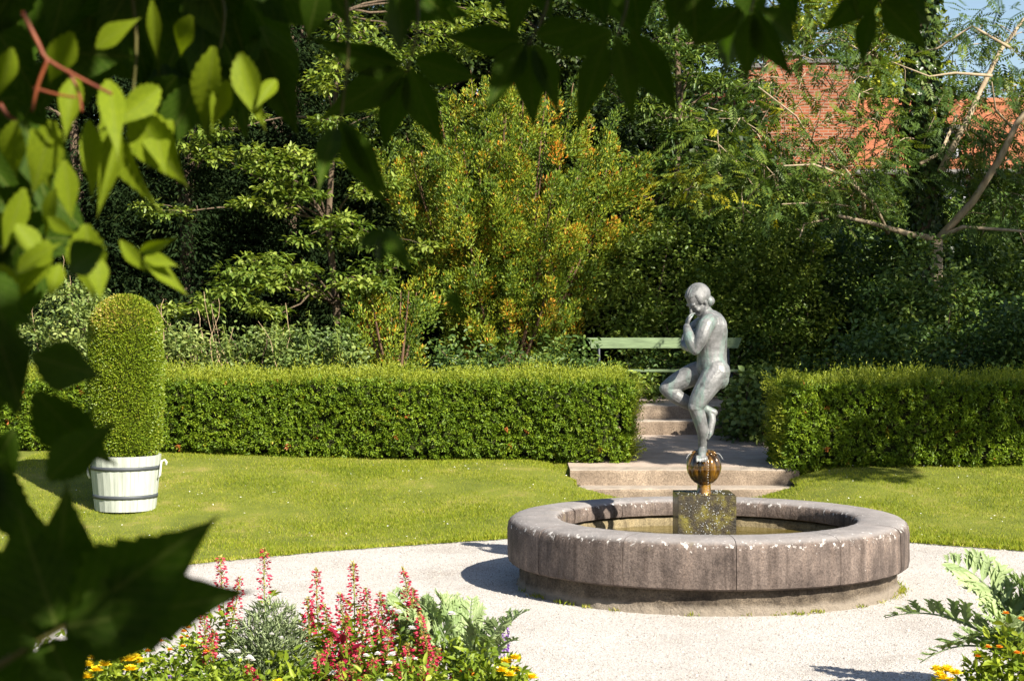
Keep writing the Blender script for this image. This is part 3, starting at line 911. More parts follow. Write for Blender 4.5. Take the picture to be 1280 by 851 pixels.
MT['darkcore'] = noise_mat('hedge_inner_twigs', [(.3, (.016, .022, .005)), (.7, (.045, .05, .012))], 30, 3, 1, .8, .03)
hedge('clipped_hedge', 'long clipped yew hedge running from the white tub to the steps', -6.9, 1.30, 19.5, 20.75, 1.22, 21, x_end='right')
hedge('clipped_hedge', 'clipped yew hedge right of the steps, dappled by tree shade', 2.95, 8.6, 18.75, 19.95, 1.22, 22, x_end='left')

# ------------------------------------------------------------------ topiary in its tub
TX, TY = -3.69, 16.8
tz = float(gz(TX, TY)) + .01
tub = tag(empty('planter_tub', (TX, TY, tz)), 'round white wooden tub with two grey hoops on the lawn', 'planter')
NS = 26
ht = .52
r0, r1 = .285, .335
sm = None
for i in range(NS):
    a0, a1 = 2 * math.pi * (i + .012) / NS, 2 * math.pi * (i + .988) / NS
    am = (a0 + a1) / 2
    V = []
    for z, r in ((0, r0), (ht, r1)):
        for rr, a in ((r, a0), (r + .003, am), (r, a1), (r - .024, a1), (r - .024, a0)):
            V.append((TX + rr * math.cos(a), TY + rr * math.sin(a), tz + z))
    MB().add(V, [(0, 1, 6, 5), (1, 2, 7, 6), (2, 3, 8, 7), (3, 4, 9, 8), (4, 0, 5, 9), (4, 3, 2, 1, 0), (5, 6, 7, 8, 9)]).build('stave', MT['whitewood'], tub)
for z in (.135, .405):
    r = r0 + (r1 - r0) * z / ht
    MB().lathe([(r + .001, -.018), (r + .007, -.017), (r + .009, .017), (r + .002, .018)], (TX, TY, tz + z), 60).build('hoop', MT['hoop'], tub, True)
for s_ in (-1, 1):
    pts = [(TX + s_ * (.325 + q), TY - .06, tz + z) for q, z in ((0, .30), (.018, .34), (.024, .42), (.035, .465), (.062, .475), (.078, .455), (.074, .425))]
    MB().tube(pts, .0105, 8).build('handle', MT['whiteiron'], tub, True)
MB().lathe([(r1 - .03, .47), (.001, .485)], (TX, TY, tz), 40).build('soil', MT['soil'], tub)
rg = np.random.default_rng(31)
tp = tag(empty('boxwood_column', (TX, TY, tz + .47)), 'clipped boxwood column with domed top growing in the white tub', 'topiary')
def topr(z):   # radius of the clipped column above the tub
    return np.where(z < 1.22, .322 + .03 * np.sin(z * 2.2), .342 * np.sqrt(np.clip(1 - ((z - 1.22) / .34) ** 2, 0.0, 1)))
n = 62000
z = rg.uniform(.0, 1.56, n); a = rg.uniform(0, 2 * math.pi, n)
rr = topr(z) * (1 + .035 * np.sin(a * 5 + z * 7) * np.sin(z * 9)) - np.abs(rg.normal(0, .022, n))
pos = np.stack([TX + rr * np.cos(a), TY + rr * np.sin(a), tz + .525 + z * .97], 1)
pos[:, :2] = np.array([TX, TY]) + (pos[:, :2] - [TX, TY]) * np.where(z < .06, .93, 1.0)[:, None]
stray = rg.random(n) < .012
pos[stray] += np.stack([np.cos(a), np.sin(a), .4 + 0 * a], 1)[stray] * rg.uniform(.01, .05, (stray.sum(), 1))
rad = np.stack([np.cos(a), np.sin(a), .25 + np.clip((z - 1.2) * 3, 0, 2)], 1)
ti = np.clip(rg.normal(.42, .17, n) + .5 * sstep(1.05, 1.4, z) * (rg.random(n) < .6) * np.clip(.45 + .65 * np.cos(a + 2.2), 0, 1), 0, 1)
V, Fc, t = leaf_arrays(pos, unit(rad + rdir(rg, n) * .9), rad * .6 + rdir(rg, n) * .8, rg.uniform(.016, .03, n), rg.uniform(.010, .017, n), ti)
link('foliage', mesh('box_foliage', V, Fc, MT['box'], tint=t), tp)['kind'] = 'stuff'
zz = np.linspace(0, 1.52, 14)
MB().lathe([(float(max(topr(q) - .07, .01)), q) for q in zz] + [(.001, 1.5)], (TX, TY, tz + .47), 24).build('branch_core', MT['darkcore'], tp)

# ------------------------------------------------------------------ bench
bx0, bx1, by, bz = 1.05, 3.23, 24.5, .80
be = tag(empty('garden_bench', ((bx0 + bx1) / 2, by, bz)), 'green slatted garden bench with dark iron legs behind the statue', 'bench')
def plank(x0, x1, y, z, h, d, tilt=0, cut=.06):
    V = []
    for xx, e in ((x0, -1), (x1, 1)):
        for dz, dy in ((-h / 2, -d / 2), (h / 2, -d / 2), (h / 2, d / 2), (-h / 2, d / 2)):
            xo = xx - (e * cut if dz < 0 else 0)
            V.append((xo, y + dy * math.cos(tilt) + dz * math.sin(tilt), z + dz * math.cos(tilt) - dy * math.sin(tilt)))
    return MB().add(V, [(0, 1, 2, 3), (7, 6, 5, 4), (0, 4, 5, 1), (1, 5, 6, 2), (2, 6, 7, 3), (3, 7, 4, 0)])
plank(bx0, bx1, by + .20, bz + .775, .15, .035, .18).build('back_slat', MT['benchgreen'], be, bevel=.004)
for k in range(4):
    plank(bx0 + .03, bx1 - .03, by - .26 + .115 * k, bz + .405 - .006 * k, .034, .098, 0, 0).build('seat_slat', MT['benchgreen'], be, bevel=.004)
for s_ in (0, 1):
    x = bx0 + .17 if s_ == 0 else bx1 - .20
    MB().tube([(x, by + .12, bz), (x, by + .11, bz + .40), (x, by + .17, bz + .62), (x, by + .235, bz + .84)], .021, 8).build('back_post', MT['iron'], be, True)
    MB().tube([(x, by - .25, bz), (x, by - .22, bz + .25), (x, by - .235, bz + .40)], .02, 8).build('leg', MT['iron'], be, True)
    MB().box((x, by - .06, bz + .395), (.035, .42, .02)).build('seat_bracket', MT['iron'], be)

# ------------------------------------------------------------------ house beyond the trees
HY = 42.0
def hx(p, d=HY): return (p - 640) / F * d
def hz_(p, d=HY): return CZ - (p - YH) / F * d
hs = tag(empty('brick_house', (9, HY + 3, .8)), 'red brick house with clay tiled roof beyond the trees', 'house')
xw0, xw1 = hx(1050), 16.0
ze = hz_(212)
MB().box(((xw0 + xw1) / 2, HY + 3.5, (ze + .6) / 2), (xw1 - xw0, 6.9, ze - .6)).build('wall', MT['brick'], hs)
# tiled roof: courses of tiles stepping up the slope
zr = hz_(128, HY + 3.2)
rf = MB(); nco = 24
y0r, z0r, y1r, z1r = HY - .45, ze - .05, HY + 3.5, zr
for k in range(nco):
    t0, t1 = k / nco, (k + 1) / nco + .012
    ya, za = y0r + (y1r - y0r) * t0, z0r + (z1r - z0r) * t0 + .035
    yb_, zb_ = y0r + (y1r - y0r) * t1, z0r + (z1r - z0r) * t1 + .008
    nxs = 70
    xs = np.linspace(xw0 - .2, xw1 + .3, nxs)
    V = []
    for i, x in enumerate(xs):
        w = .018 * (i % 2)
        V += [(x, ya, za + w), (x, yb_, zb_ + w), (x, ya, za + w - .035)]
    fs = []
    for i in range(nxs - 1):
        fs += [(3 * i, 3 * i + 3, 3 * i + 4, 3 * i + 1), (3 * i + 2, 3 * i + 5, 3 * i + 3, 3 * i)]
    rf.add(V, fs)
rf.add([(xw0 - .2, y1r, z1r), (xw1 + .3, y1r, z1r), (xw1 + .3, HY + 7.4, z0r), (xw0 - .2, HY + 7.4, z0r)], [(0, 1, 2, 3)])
rf.build('roof', MT['tile'], hs)
MB().tube([(xw0 - .25, y1r, z1r + .03), (xw1 + .3, y1r, z1r + .03)], .12, 8).build('ridge_tiles', MT['tile'], hs)
MB().tube([(xw0 - .2, y0r - .04, z0r - .05), (xw1 + .3, y0r - .04, z0r - .05)], .07, 8).build('gutter', MT['slate'], hs)
# brick cross wing with parapet steps and chimney
gx0, gx1 = hx(930), hx(1062)
zg = hz_(94)
MB().box(((gx0 + gx1) / 2, HY + 2.2, (zg + .6) / 2), (gx1 - gx0, 5.6, zg - .6)).build('gable_wall', MT['brick'], hs)
for a, b, tp_ in ((928, 950, 90), (1000, 1040, 84), (1044, 1066, 92)):
    zt = hz_(tp_)
    MB().box((hx((a + b) / 2), HY + .2, (zt + zg) / 2), (hx(b) - hx(a), 1.2, zt - zg + .1)).build('parapet', MT['brick'], hs)
    MB().box((hx((a + b) / 2), HY + .2, zt + .09), (hx(b) - hx(a) + .12, 1.32, .1)).build('coping', MT['slate'], hs)
ch = MB().box((hx(985), HY + .9, (hz_(68) + zg) / 2), (.85, .7, hz_(68) - zg + .1)).build('chimney', MT['brick'], hs)
MB().box((hx(985), HY + .9, hz_(68) + .10), (1.0, .85, .12)).build('chimney_cap', MT['slate'], ch)
for a, b, r in ((918, 962, 113),):
    MB().box((hx((a + b) / 2), HY - .62, hz_(r)), (hx(b) - hx(a), .42, .16)).build('stone_band', MT['slate'], hs)
# low side wing to the left
lx0, lx1 = hx(846), gx0 - .01
zl = hz_(152)
MB().box(((lx0 + lx1) / 2, HY + 2.6, (zl + .6) / 2), (lx1 - lx0, 5.0, zl - .6)).build('wing_wall', MT['brick'], hs)
rf = MB(); zlt = hz_(116, HY + 1.6)
for k in range(12):
    t0, t1 = k / 12, (k + 1) / 12 + .01
    ya, za = HY - .2 + 2.0 * t0, zl + (zlt - zl) * t0 + .03
    yb_, zb_ = HY - .2 + 2.0 * t1, zl + (zlt - zl) * t1
    rf.add([(lx0 - .2, ya, za), (lx1, ya, za), (lx1, yb_, zb_), (lx0 - .2, yb_, zb_), (lx0 - .2, ya, za - .05), (lx1, ya, za - .05)], [(0, 1, 2, 3), (4, 5, 1, 0)])
rf.build('wing_roof', MT['tile'], hs)
def window(x0, x1, z0, z1, y):
    f = MB()
    w = .11
    f.box(((x0 + x1) / 2, y, z1 - w / 2), (x1 - x0, .12, w)).box(((x0 + x1) / 2, y, z0 + w / 2), (x1 - x0, .12, w))
    zc, hh = (z0 + z1) / 2, z1 - z0 - 2 * w
    for xx in (x0 + w / 2, x1 - w / 2): f.box((xx, y, zc), (w, .12, hh))
    f.box(((x0 + x1) / 2, y, zc), (.07, .1, hh))
    wo = f.build('window', MT['whiteframe'], hs)
    for a, b in ((x0 + w, (x0 + x1) / 2 - .035), ((x0 + x1) / 2 + .035, x1 - w)):
        MB().box(((a + b) / 2, y + .02, zc), (b - a, .02, hh)).build('pane', MT['glass'], wo)
window(hx(1172), hx(1206), hz_(262), hz_(216), HY - .01)
window(hx(1236), hx(1276), hz_(262), hz_(216), HY - .01)
window(hx(1078), hx(1112), hz_(262), hz_(216), HY - .01)
# dormer with white boards on the roof
dm_ = MB().box((hx(1188), HY + .75, hz_(188)), (hx(1204) - hx(1173), 1.2, 1.0)).build('dormer', MT['whiteframe'], hs)
MB().box((hx(1188), HY + .14, hz_(190)), (.32, .04, .55)).build('pane', MT['glass'], dm_)
MB().box((hx(1188), HY + .70, hz_(188) + .56), (hx(1208) - hx(1169), 1.45, .09)).build('dormer_roof', MT['slate'], dm_)

# ------------------------------------------------------------------ trees and shrubs
def linkl(name, me, parent):
    o = bpy.data.objects.new(name, me); COL.objects.link(o); o.parent = parent
    return o

def clumps(rg, C, R, per, ln, wd, mu=.45, sd=.15, flat=.7, droop=.15, tmpl=T_DIAM, shell=.5, outer=None, csd=.12):
    """sprays of leaves round clump centres C with radii R (n,3)"""
    C = np.asarray(C, float); n = len(C)
    R = np.broadcast_to(np.asarray(R, float), (n, 3))
    N_ = n * per
    u = rdir(rg, N_) * (rg.random(N_) ** shell)[:, None]
    pos = np.repeat(C, per, 0) + u * np.repeat(R, per, 0)
    hor = unit(u * [1, 1, .25] + rdir(rg, N_) * .5) + np.array([0, 0, -droop])
    nrm = np.array([0, 0, 1.0]) * flat + rdir(rg, N_) * (1.05 - flat)
    ti = np.clip(np.repeat(rg.normal(mu, csd, n), per) + rg.normal(0, sd, N_), 0, 1)
    return leaf_arrays(pos, hor, nrm, rg.uniform(*ln, N_), rg.uniform(*wd, N_), ti, tmpl)

def branchy(mb, rg, a, b, r0, r1, wig=.12, k=6, n=7):
    a, b = np.array(a, float), np.array(b, float)
    L = np.linalg.norm(b - a)
    t = np.linspace(0, 1, n)[:, None]
    pts = a + (b - a) * t
    w = np.cumsum(rg.normal(0, wig * L / n, (n, 3)), 0); w -= t * w[-1]
    sag = np.array([0, 0, 1.0]) * (.10 * L * np.sin(t * math.pi))
    mb.tube(pts + w + sag, np.linspace(r0, r1, n), k)

def make_tree(name, seed, h, cr, mat, bark, ncl, per, ln, wd, base=.25, mu=.45, shape='round', droop=.15, flat=.6, tmpl=T_DIAM, trunk_r=.16, cl=(.5, .5, .32)):
    """tree standing at the origin: trunk, limb parts and one crown"""
    rg = np.random.default_rng(seed)
    root = empty(name)
    z0 = h * base
    # clump centres through the crown volume, more of them near the outside
    u = rdir(rg, ncl) * (rg.random(ncl) ** .45)[:, None]
    hh = (h - z0) / 2
    C = u * [cr, cr, hh]
    if shape == 'cone':
        zz = rg.random(ncl) ** 1.4
        a = rg.uniform(0, 2 * math.pi, ncl); r = cr * (1 - .82 * zz) * np.sqrt(rg.random(ncl))
        C = np.stack([r * np.cos(a), r * np.sin(a), (zz * 2 - 1) * hh], 1)
    C[:, :2] *= (1 + .22 * np.sin(3 * np.arctan2(C[:, 1], C[:, 0]) + seed))[:, None]
    C[:, 2] += z0 + hh
    V, Fc, t = clumps(rg, C, np.array(cl) * rg.uniform(.7, 1.25, (ncl, 1)), per, ln, wd, mu, droop=droop, flat=flat, tmpl=tmpl)
    linkl('crown', mesh(name + '_crown', V, Fc, mat, tint=t), root)['kind'] = 'stuff'
    mb = MB()
    zt = z0 + hh * 1.35
    tr = np.array([[0, 0, -.1], [.03, .02, h * .12], [-.04, .05, h * .3], [.06, -.02, h * .5], [0, .02, zt]])
    mb.tube(tr, trunk_r * np.array([1.35, 1, .85, .6, .2]), 9)
    linkl('trunk', mb.mesh(name + '_trunk', bark, True), root)
    mb = MB()
    for c in C[rg.permutation(ncl)[:26]]:
        zz = np.clip(c[2] - rg.uniform(.5, 1.6), h * .14, zt)
        branchy(mb, rg, (0, 0, zz), c, trunk_r * .38, .012, .25)
    linkl('limbs', mb.mesh(name + '_limbs', bark, True), root)
    return root

def copy_tree(o, parent=None):
    c = o.copy(); COL.objects.link(c); c.parent = parent
    for ch in [q for q in bpy.data.objects if q.parent == o]: copy_tree(ch, c)
    return c

def put(o, p, d, rz=0, s=1.0, z=None, sz=None):
    x = (p - 640) / F * d
    o.location = (x, d, float(gz(x, d)) - .04 if z is None else z)
    o.rotation_euler = (0, 0, rz); o.scale = (s, s, s if sz is None else sz)
    return o

# broad trees closing the back of the garden
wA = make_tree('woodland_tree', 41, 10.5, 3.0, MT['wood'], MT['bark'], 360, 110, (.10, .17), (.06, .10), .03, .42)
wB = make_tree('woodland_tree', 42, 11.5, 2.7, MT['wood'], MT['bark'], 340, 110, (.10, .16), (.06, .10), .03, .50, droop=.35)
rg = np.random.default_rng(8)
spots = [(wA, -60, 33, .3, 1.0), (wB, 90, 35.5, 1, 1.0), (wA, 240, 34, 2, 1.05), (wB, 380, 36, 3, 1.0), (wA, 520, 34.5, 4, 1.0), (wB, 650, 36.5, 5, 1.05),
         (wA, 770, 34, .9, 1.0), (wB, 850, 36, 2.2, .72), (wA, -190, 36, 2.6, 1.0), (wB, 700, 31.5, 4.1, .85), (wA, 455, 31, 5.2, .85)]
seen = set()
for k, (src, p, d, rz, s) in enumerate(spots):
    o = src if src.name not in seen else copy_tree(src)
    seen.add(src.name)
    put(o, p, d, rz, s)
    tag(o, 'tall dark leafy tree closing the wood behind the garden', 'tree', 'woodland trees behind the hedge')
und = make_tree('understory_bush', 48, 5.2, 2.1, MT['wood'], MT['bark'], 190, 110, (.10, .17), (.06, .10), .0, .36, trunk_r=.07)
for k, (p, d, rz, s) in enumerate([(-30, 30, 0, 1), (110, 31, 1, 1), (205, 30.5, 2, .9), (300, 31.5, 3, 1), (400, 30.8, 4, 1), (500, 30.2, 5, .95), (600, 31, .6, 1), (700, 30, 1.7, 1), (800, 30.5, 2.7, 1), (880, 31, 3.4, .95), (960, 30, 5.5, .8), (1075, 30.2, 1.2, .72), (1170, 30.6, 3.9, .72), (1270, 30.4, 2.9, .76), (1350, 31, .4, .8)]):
    o = und if k == 0 else copy_tree(und)
    put(o, p, d, rz, s)
    tag(o, 'dark bush of the understory deep in the wood', 'bush', 'understory bushes deep in the wood')
# trees past the house, sunlit
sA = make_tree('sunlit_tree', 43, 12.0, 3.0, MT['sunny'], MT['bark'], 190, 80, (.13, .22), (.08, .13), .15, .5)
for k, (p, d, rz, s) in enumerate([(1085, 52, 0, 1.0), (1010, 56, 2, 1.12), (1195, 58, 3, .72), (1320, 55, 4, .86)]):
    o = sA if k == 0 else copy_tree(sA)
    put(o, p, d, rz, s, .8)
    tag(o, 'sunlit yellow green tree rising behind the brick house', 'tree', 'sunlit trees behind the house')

# conifers on the left, darkened by colour where the wood lies unlit
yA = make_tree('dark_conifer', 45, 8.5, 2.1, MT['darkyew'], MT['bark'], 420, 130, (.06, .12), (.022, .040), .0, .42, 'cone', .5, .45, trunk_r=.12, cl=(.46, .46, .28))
for k, (p, d, rz, s, lb) in enumerate([(235, 26.6, 0, 1, 'dark drooping conifer behind the weeds and long hedge'), (365, 28.4, 2, 1.1, 'dark conifer filling the gap beside the layered tree'),
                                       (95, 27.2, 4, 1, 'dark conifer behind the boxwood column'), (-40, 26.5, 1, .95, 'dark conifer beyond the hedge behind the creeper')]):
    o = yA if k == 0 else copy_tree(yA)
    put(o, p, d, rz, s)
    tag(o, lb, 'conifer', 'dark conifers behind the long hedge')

# tree with layered sunlit sprays in front of the conifers
def spray_tree(name, label, trunk, sprays, d_tr, mat, bark, seed, per=190, ln=(.075, .125), wd=(.042, .07), mu=.62, tr=.065, group=None, rad=(.46, .42, .15)):
    rg = np.random.default_rng(seed)
    b = P(trunk[0][0], trunk[0][1], d_tr)
    root = tag(empty(name, b), label, 'tree', group)
    pts = [P(a, c, d_tr) for a, c in trunk]
    mb = MB().tube(pts, np.linspace(tr, tr * .35, len(pts)), 9)
    mb.build('trunk', bark, root, True)
    lm = MB(); C, R = [], []
    pts = np.array(pts)
    for (a, c, d, s) in sprays:
        tip = P(a, c, d)
        j = np.argmin(np.abs(pts[:, 2] - (tip[2] - .3)))
        branchy(lm, rg, pts[j], tip, tr * .32, .008, .15)
        for q in range(5):
            off = rg.normal(0, .30, 3) * s * [1.15, .9, .55]
            C.append(tip + off); R.append(np.array(rad) * s * rg.uniform(.6, 1.0))
            branchy(lm, rg, tip - (tip - pts[j]) * .12, tip + off, .008, .003, .1, 4, 4)
    lm.build('limbs', bark, root, True)
    V, Fc, t = clumps(rg, C, np.array(R), per // 5 * 2, ln, wd, mu, .16, .8, .12, T_LEAF, .6)
    link('crown', mesh(name + '_crown', V, Fc, mat, tint=t), root)['kind'] = 'stuff'
    return root
spray_tree('hornbeam_tree', 'tree with layered sunlit sprays of leaves before the dark conifers', [(425, 470), (420, 380), (410, 280), (418, 150), (425, 20), (430, -60)],
           [(300, 350, 24.3, .8), (340, 332, 24.5, .8), (372, 345, 24.6, .7), (345, 396, 24.2, .6), (275, 368, 24.2, .7), (255, 378, 24.0, .6), (470, 90, 25.3, .9), (440, 55, 25.4, .9), (400, 95, 25.2, .8),
            (430, 165, 25.2, .9), (380, 195, 25.0, .8), (350, 215, 25.0, .8), (458, 230, 25.0, .9), (470, 300, 25.0, .9), (498, 335, 24.8, .8), (420, 285, 24.9, .7), (480, 135, 25.2, .9), (290, 165, 25.3, .8),
            (330, 205, 25.2, .7), (255, 195, 25.4, .7), (365, 240, 25.2, .7), (445, 350, 24.6, .6), (510, 45, 25.5, .9), (395, 20, 25.6, .9), (545, 15, 25.8, .9), (325, 255, 25.0, .6), (205, 265, 25.2, .6), (585, 60, 26.6, .8), (610, 20, 26.6, .8)],
           25.8, MT['hornbeam'], MT['bark'], 51)

# golden cypress shrub: upright plumes with orange tips
def cypress(name, label, pc_, d, w_px, top_px, seed, nst, npl, per):
    rg = np.random.default_rng(seed)
    xc = (pc_ - 640) / F * d
    zb = float(gz(xc, d))
    root = tag(empty(name, (xc, d, zb)), label, 'shrub')
    H_ = CZ - (top_px - YH) / F * d - zb
    W_ = w_px / 2 / F * d
    tips, stems = [], MB()
    for k in range(nst):
        a = rg.uniform(0, 2 * math.pi); r = W_ * math.sqrt(rg.random()) * .92
        tx, ty = r * math.cos(a), r * math.sin(a) * .62
        hgt = H_ * (1.03 - .42 * (r / W_) ** 2.2) * rg.uniform(.86, 1.03)
        a0 = np.array([xc + tx * .10, d + ty * .12, zb]); m_ = np.array([xc + tx * .62, d + ty * .7, zb + hgt * .45]); e = np.array([xc + tx, d + ty, zb + hgt])
        s = np.linspace(0, 1, 10)[:, None]
        pts = (1 - s) ** 2 * a0 + 2 * s * (1 - s) * m_ + s * s * e
        stems.tube(pts, np.linspace(.034, .006, 10), 6)
        tips.append(pts)
    stems.build('stems', MT['redbark'], root, True)
    C, D, L = [], [], []
    for q in range(npl):
        pts = tips[rg.integers(nst)]
        s = rg.uniform(.12, 1.0) ** .85
        i = s * 9; j = min(int(i), 8)
        p = pts[j] + (pts[j + 1] - pts[j]) * (i - j)
        out = np.array([p[0] - xc, (p[1] - d) * 1.3, 0]); out = out / (np.linalg.norm(out) + .3)
        c = p + out * rg.uniform(.08, .42) + rg.normal(0, .14, 3)
        C.append(c); D.append(unit(np.array([out[0] * .5, out[1] * .5, 1.0]) + rg.normal(0, .16, 3))); L.append(rg.uniform(.22, .46))
    C, D, L = np.array(C), np.array(D), np.array(L)
    n = npl * per
    s = rg.random(n)
    hw = (.135 * np.sin(np.pi * np.clip(s * .9 + .1, 0, 1)) + .015)
    off = rdir(rg, n) * hw[:, None] * (rg.random(n) ** .5)[:, None]
    pos = np.repeat(C, per, 0) + np.repeat(D, per, 0) * ((s - .4) * np.repeat(L, per))[:, None] + off
    dirs = unit(np.repeat(D, per, 0) * 1.0 + unit(off) * .8 + rdir(rg, n) * .35)
    ct = rg.normal(.42, .17, npl); ct += .16 * (rg.random(npl) < .15)
    ti = np.clip(np.repeat(ct, per) + .14 * (s - .5) + rg.normal(0, .11, n) + .36 * (rg.random(n) < .085), 0, 1)
    V, Fc, t = leaf_arrays(pos, dirs, rdir(rg, n), rg.uniform(.035, .075, n), rg.uniform(.014, .030, n), ti)
    link('foliage', mesh(name + '_foliage', V, Fc, MT['cypress'], tint=t), root)['kind'] = 'stuff'
cypress('golden_cypress', 'tall golden green cypress shrub with orange tipped plumes', 632, 26.4, 350, 92, 61, 46, 1150, 140)
cypress('golden_cypress', 'small golden cypress at the left foot of the tall one', 495, 24.6, 95, 335, 62, 9, 90, 120)

# slim tree with hanging leaves behind the statue
spray_tree('slim_tree', 'slim trunked tree with hanging blue green leaves behind the statue', [(845, 470), (846, 350), (842, 250), (850, 150), (846, 60), (850, -40)],
           [(800, 200, 27, .9), (815, 250, 26.8, .9), (870, 240, 26.8, .9), (890, 200, 26.8, .9), (830, 150, 27, .9), (880, 150, 27, .9), (810, 100, 27.3, .9), (860, 90, 27, .9), (905, 260, 26.6, .8), (900, 110, 27.2, .8), (795, 60, 27.4, 1), (850, 30, 27.4, 1), (900, 50, 27.4, 1),
            (860, 290, 26.6, .8), (800, 300, 26.8, .8), (770, 130, 27.6, .9)],
           27.2, MT['shrub'], MT['bark'], 52, 230, (.09, .16), (.03, .05), .55, .085, rad=(.40, .36, .22))

# ash-like tree with pale bare limbs, on the right
rg = np.random.default_rng(70)
AD = 24.3
ash = tag(empty('pale_limbed_tree', P(1172, 460, AD)), 'tree with pale bare forking limbs and compound leaves', 'tree')
limbs = [([(1166, 470), (1170, 400), (1172, 300)], .12, .11, 0), ([(1172, 300), (1215, 250), (1245, 200), (1265, 160), (1300, 110)], .085, .05, -.2), ([(1172, 300), (1130, 295), (1080, 280), (1035, 274)], .075, .03, -.4),
         ([(1172, 298), (1200, 285), (1250, 288), (1275, 293)], .05, .02, -.3), ([(1080, 278), (1072, 250), (1052, 222), (1025, 195)], .05, .02, -.4), ([(1110, 292), (1085, 255), (1040, 225), (1000, 215), (960, 218)], .045, .014, -.7),
         ([(1175, 215), (1215, 145), (1240, 95), (1262, 60), (1300, 10)], .07, .035, .3), ([(1150, 205), (1180, 190), (1205, 140)], .04, .03, .2), ([(1035, 274), (1000, 280), (985, 300)], .022, .012, -.5),
         ([(1025, 195), (985, 150), (930, 125)], .03, .012, -.7), ([(1262, 60), (1220, 35), (1180, 55), (1150, 62)], .035, .014, .2), ([(1240, 95), (1190, 90), (1160, 96), (1110, 80)], .035, .012, -.1),
         ([(1265, 160), (1240, 140), (1225, 110)], .025, .012, -.3), ([(1080, 280), (1060, 262), (1020, 258), (960, 262)], .025, .01, -.6)]
for pts, ra, rb_, dy in limbs:
    q = np.array([P(a, b, AD) for a, b in pts]); q[:, 1] += np.linspace(0, dy * 2, len(q)) if dy else 0
    q[1:-1] += rg.normal(0, .02, q[1:-1].shape)
    MB().tube(q, np.linspace(ra, rb_, len(q)) * .68, 8).build('limb', MT['palebark'], ash, True)
lf = [(1000, 200, 24.7), (960, 215, 24.6), (925, 200, 24.8), (905, 170, 25), (1070, 195, 25), (1010, 240, 24.8), (975, 250, 24.7), (935, 250, 24.8),
      (1050, 230, 25), (1085, 215, 25.2), (1115, 95, 25.6), (1085, 60, 25.8), (1040, 60, 25.8), (1115, 160, 25.6), (1180, 50, 26), (1210, 30, 26), (1245, 50, 26), (1265, 90, 26), (1230, 110, 26), (1250, 150, 25.8),
      (1270, 190, 25.8), (1225, 180, 25.8), (1200, 215, 25.8), (1250, 235, 25.8), (1275, 20, 26.2), (1190, 105, 26), (890, 210, 25), (1130, 30, 26), (1150, 180, 25.8), (1115, 215, 25.4), (1100, 245, 25.4),
      (1195, 170, 26.2), (1215, 205, 25.9), (1025, 215, 24.9), (1140, 120, 25.7), (1210, 255, 25.8), (1065, 250, 25.0), (1275, 225, 25.8), (1270, 260, 25.6), (1240, 275, 25.6), (1275, 130, 26), (870, 230, 25.2), (1040, 20, 26), (1075, 20, 26)]
parts = []
tw = MB()
sparse = [(990, 115, 25), (1020, 95, 25.2), (1055, 140, 25), (1085, 105, 25.4), (1180, 135, 25.8), (1225, 195, 25.8), (1255, 175, 25.8), (1190, 185, 25.8), (1120, 140, 25.6), (1010, 185, 24.9), (945, 120, 25), (975, 90, 25.2), (1010, 140, 25), (1045, 110, 25.4), (1075, 130, 25.4), (1060, 80, 25.6), (1010, 60, 25.6), (950, 155, 24.8), (1100, 165, 25.4), (1165, 160, 25.6), (1205, 150, 25.8), (1030, 165, 25), (960, 80, 25.4), (1090, 190, 25.3), (1235, 170, 25.8), (980, 175, 24.8)]
for k, (a, b, d) in enumerate(lf + sparse):
    c = P(a, b, d - .95)
    n = 52 if k < len(lf) else 20
    pos = c + rg.normal(0, 1, (n, 3)) * [.34, .36, .17]
    out = unit((pos - c) * [1, 1, .3] + rdir(rg, n) * .35) + np.array([0, 0, -.35])
    ti = np.clip(rg.normal(.5, .16) + rg.normal(0, .10, n) + .35 * (rg.random(n) < .035), 0, 1)
    L = rg.uniform(.20, .34, n)
    parts.append(leaf_arrays(pos, out, np.array([0, 0, .9]) + rdir(rg, n) * .4, L, L * .85, ti, T_PIN))
    for q in range(3): branchy(tw, rg, c + rg.normal(0, .2, 3) + [.15, .2, -.12], c + rg.normal(0, .2, 3), .010, .004, .2, 4, 5)
V, Fc, t = join_arrays(parts)
link('crown', mesh('compound_crown', V, Fc, MT['ash'], tint=t), ash)['kind'] = 'stuff'
tw.build('twigs', MT['palebark'], ash, True)

# ivy covered trunk beside it
IV = 24.9
iv = tag(empty('ivy_clad_tree', P(1158, 455, IV)), 'upright trunk wrapped in ivy beside the pale limbed tree', 'tree')
q = np.array([P(a, b, IV) for a, b in ((1158, 470), (1160, 350), (1156, 230), (1153, 120), (1150, 0), (1148, -60))])
MB().tube(q, [.20, .18, .16, .14, .12, .11], 10).build('trunk', MT['bark'], iv, True)
n = 5200
s = rg.random(n) * (len(q) - 1.001); j = s.astype(int)
cpos = q[j] + (q[j + 1] - q[j]) * (s - j)[:, None]
a = rg.uniform(0, 2 * math.pi, n); r = .19 + .05 * np.sin(cpos[:, 2] * 3) + np.abs(rg.normal(0, .045, n)) + .10 * sstep(3.4, 1.6, cpos[:, 2])
rad = np.stack([np.cos(a), np.sin(a), 0 * a], 1)
V, Fc, t = leaf_arrays(cpos + rad * r[:, None], unit(rad * .3 + rdir(rg, n) * .5 + [0, 0, -.7]), rad + rdir(rg, n) * .5, rg.uniform(.07, .12, n), rg.uniform(.06, .10, n), np.clip(rg.normal(.5, .2, n), 0, 1), T_LEAF)
link('ivy', mesh('ivy_leaves', V, Fc, MT['ivy'], tint=t), iv)['kind'] = 'stuff'

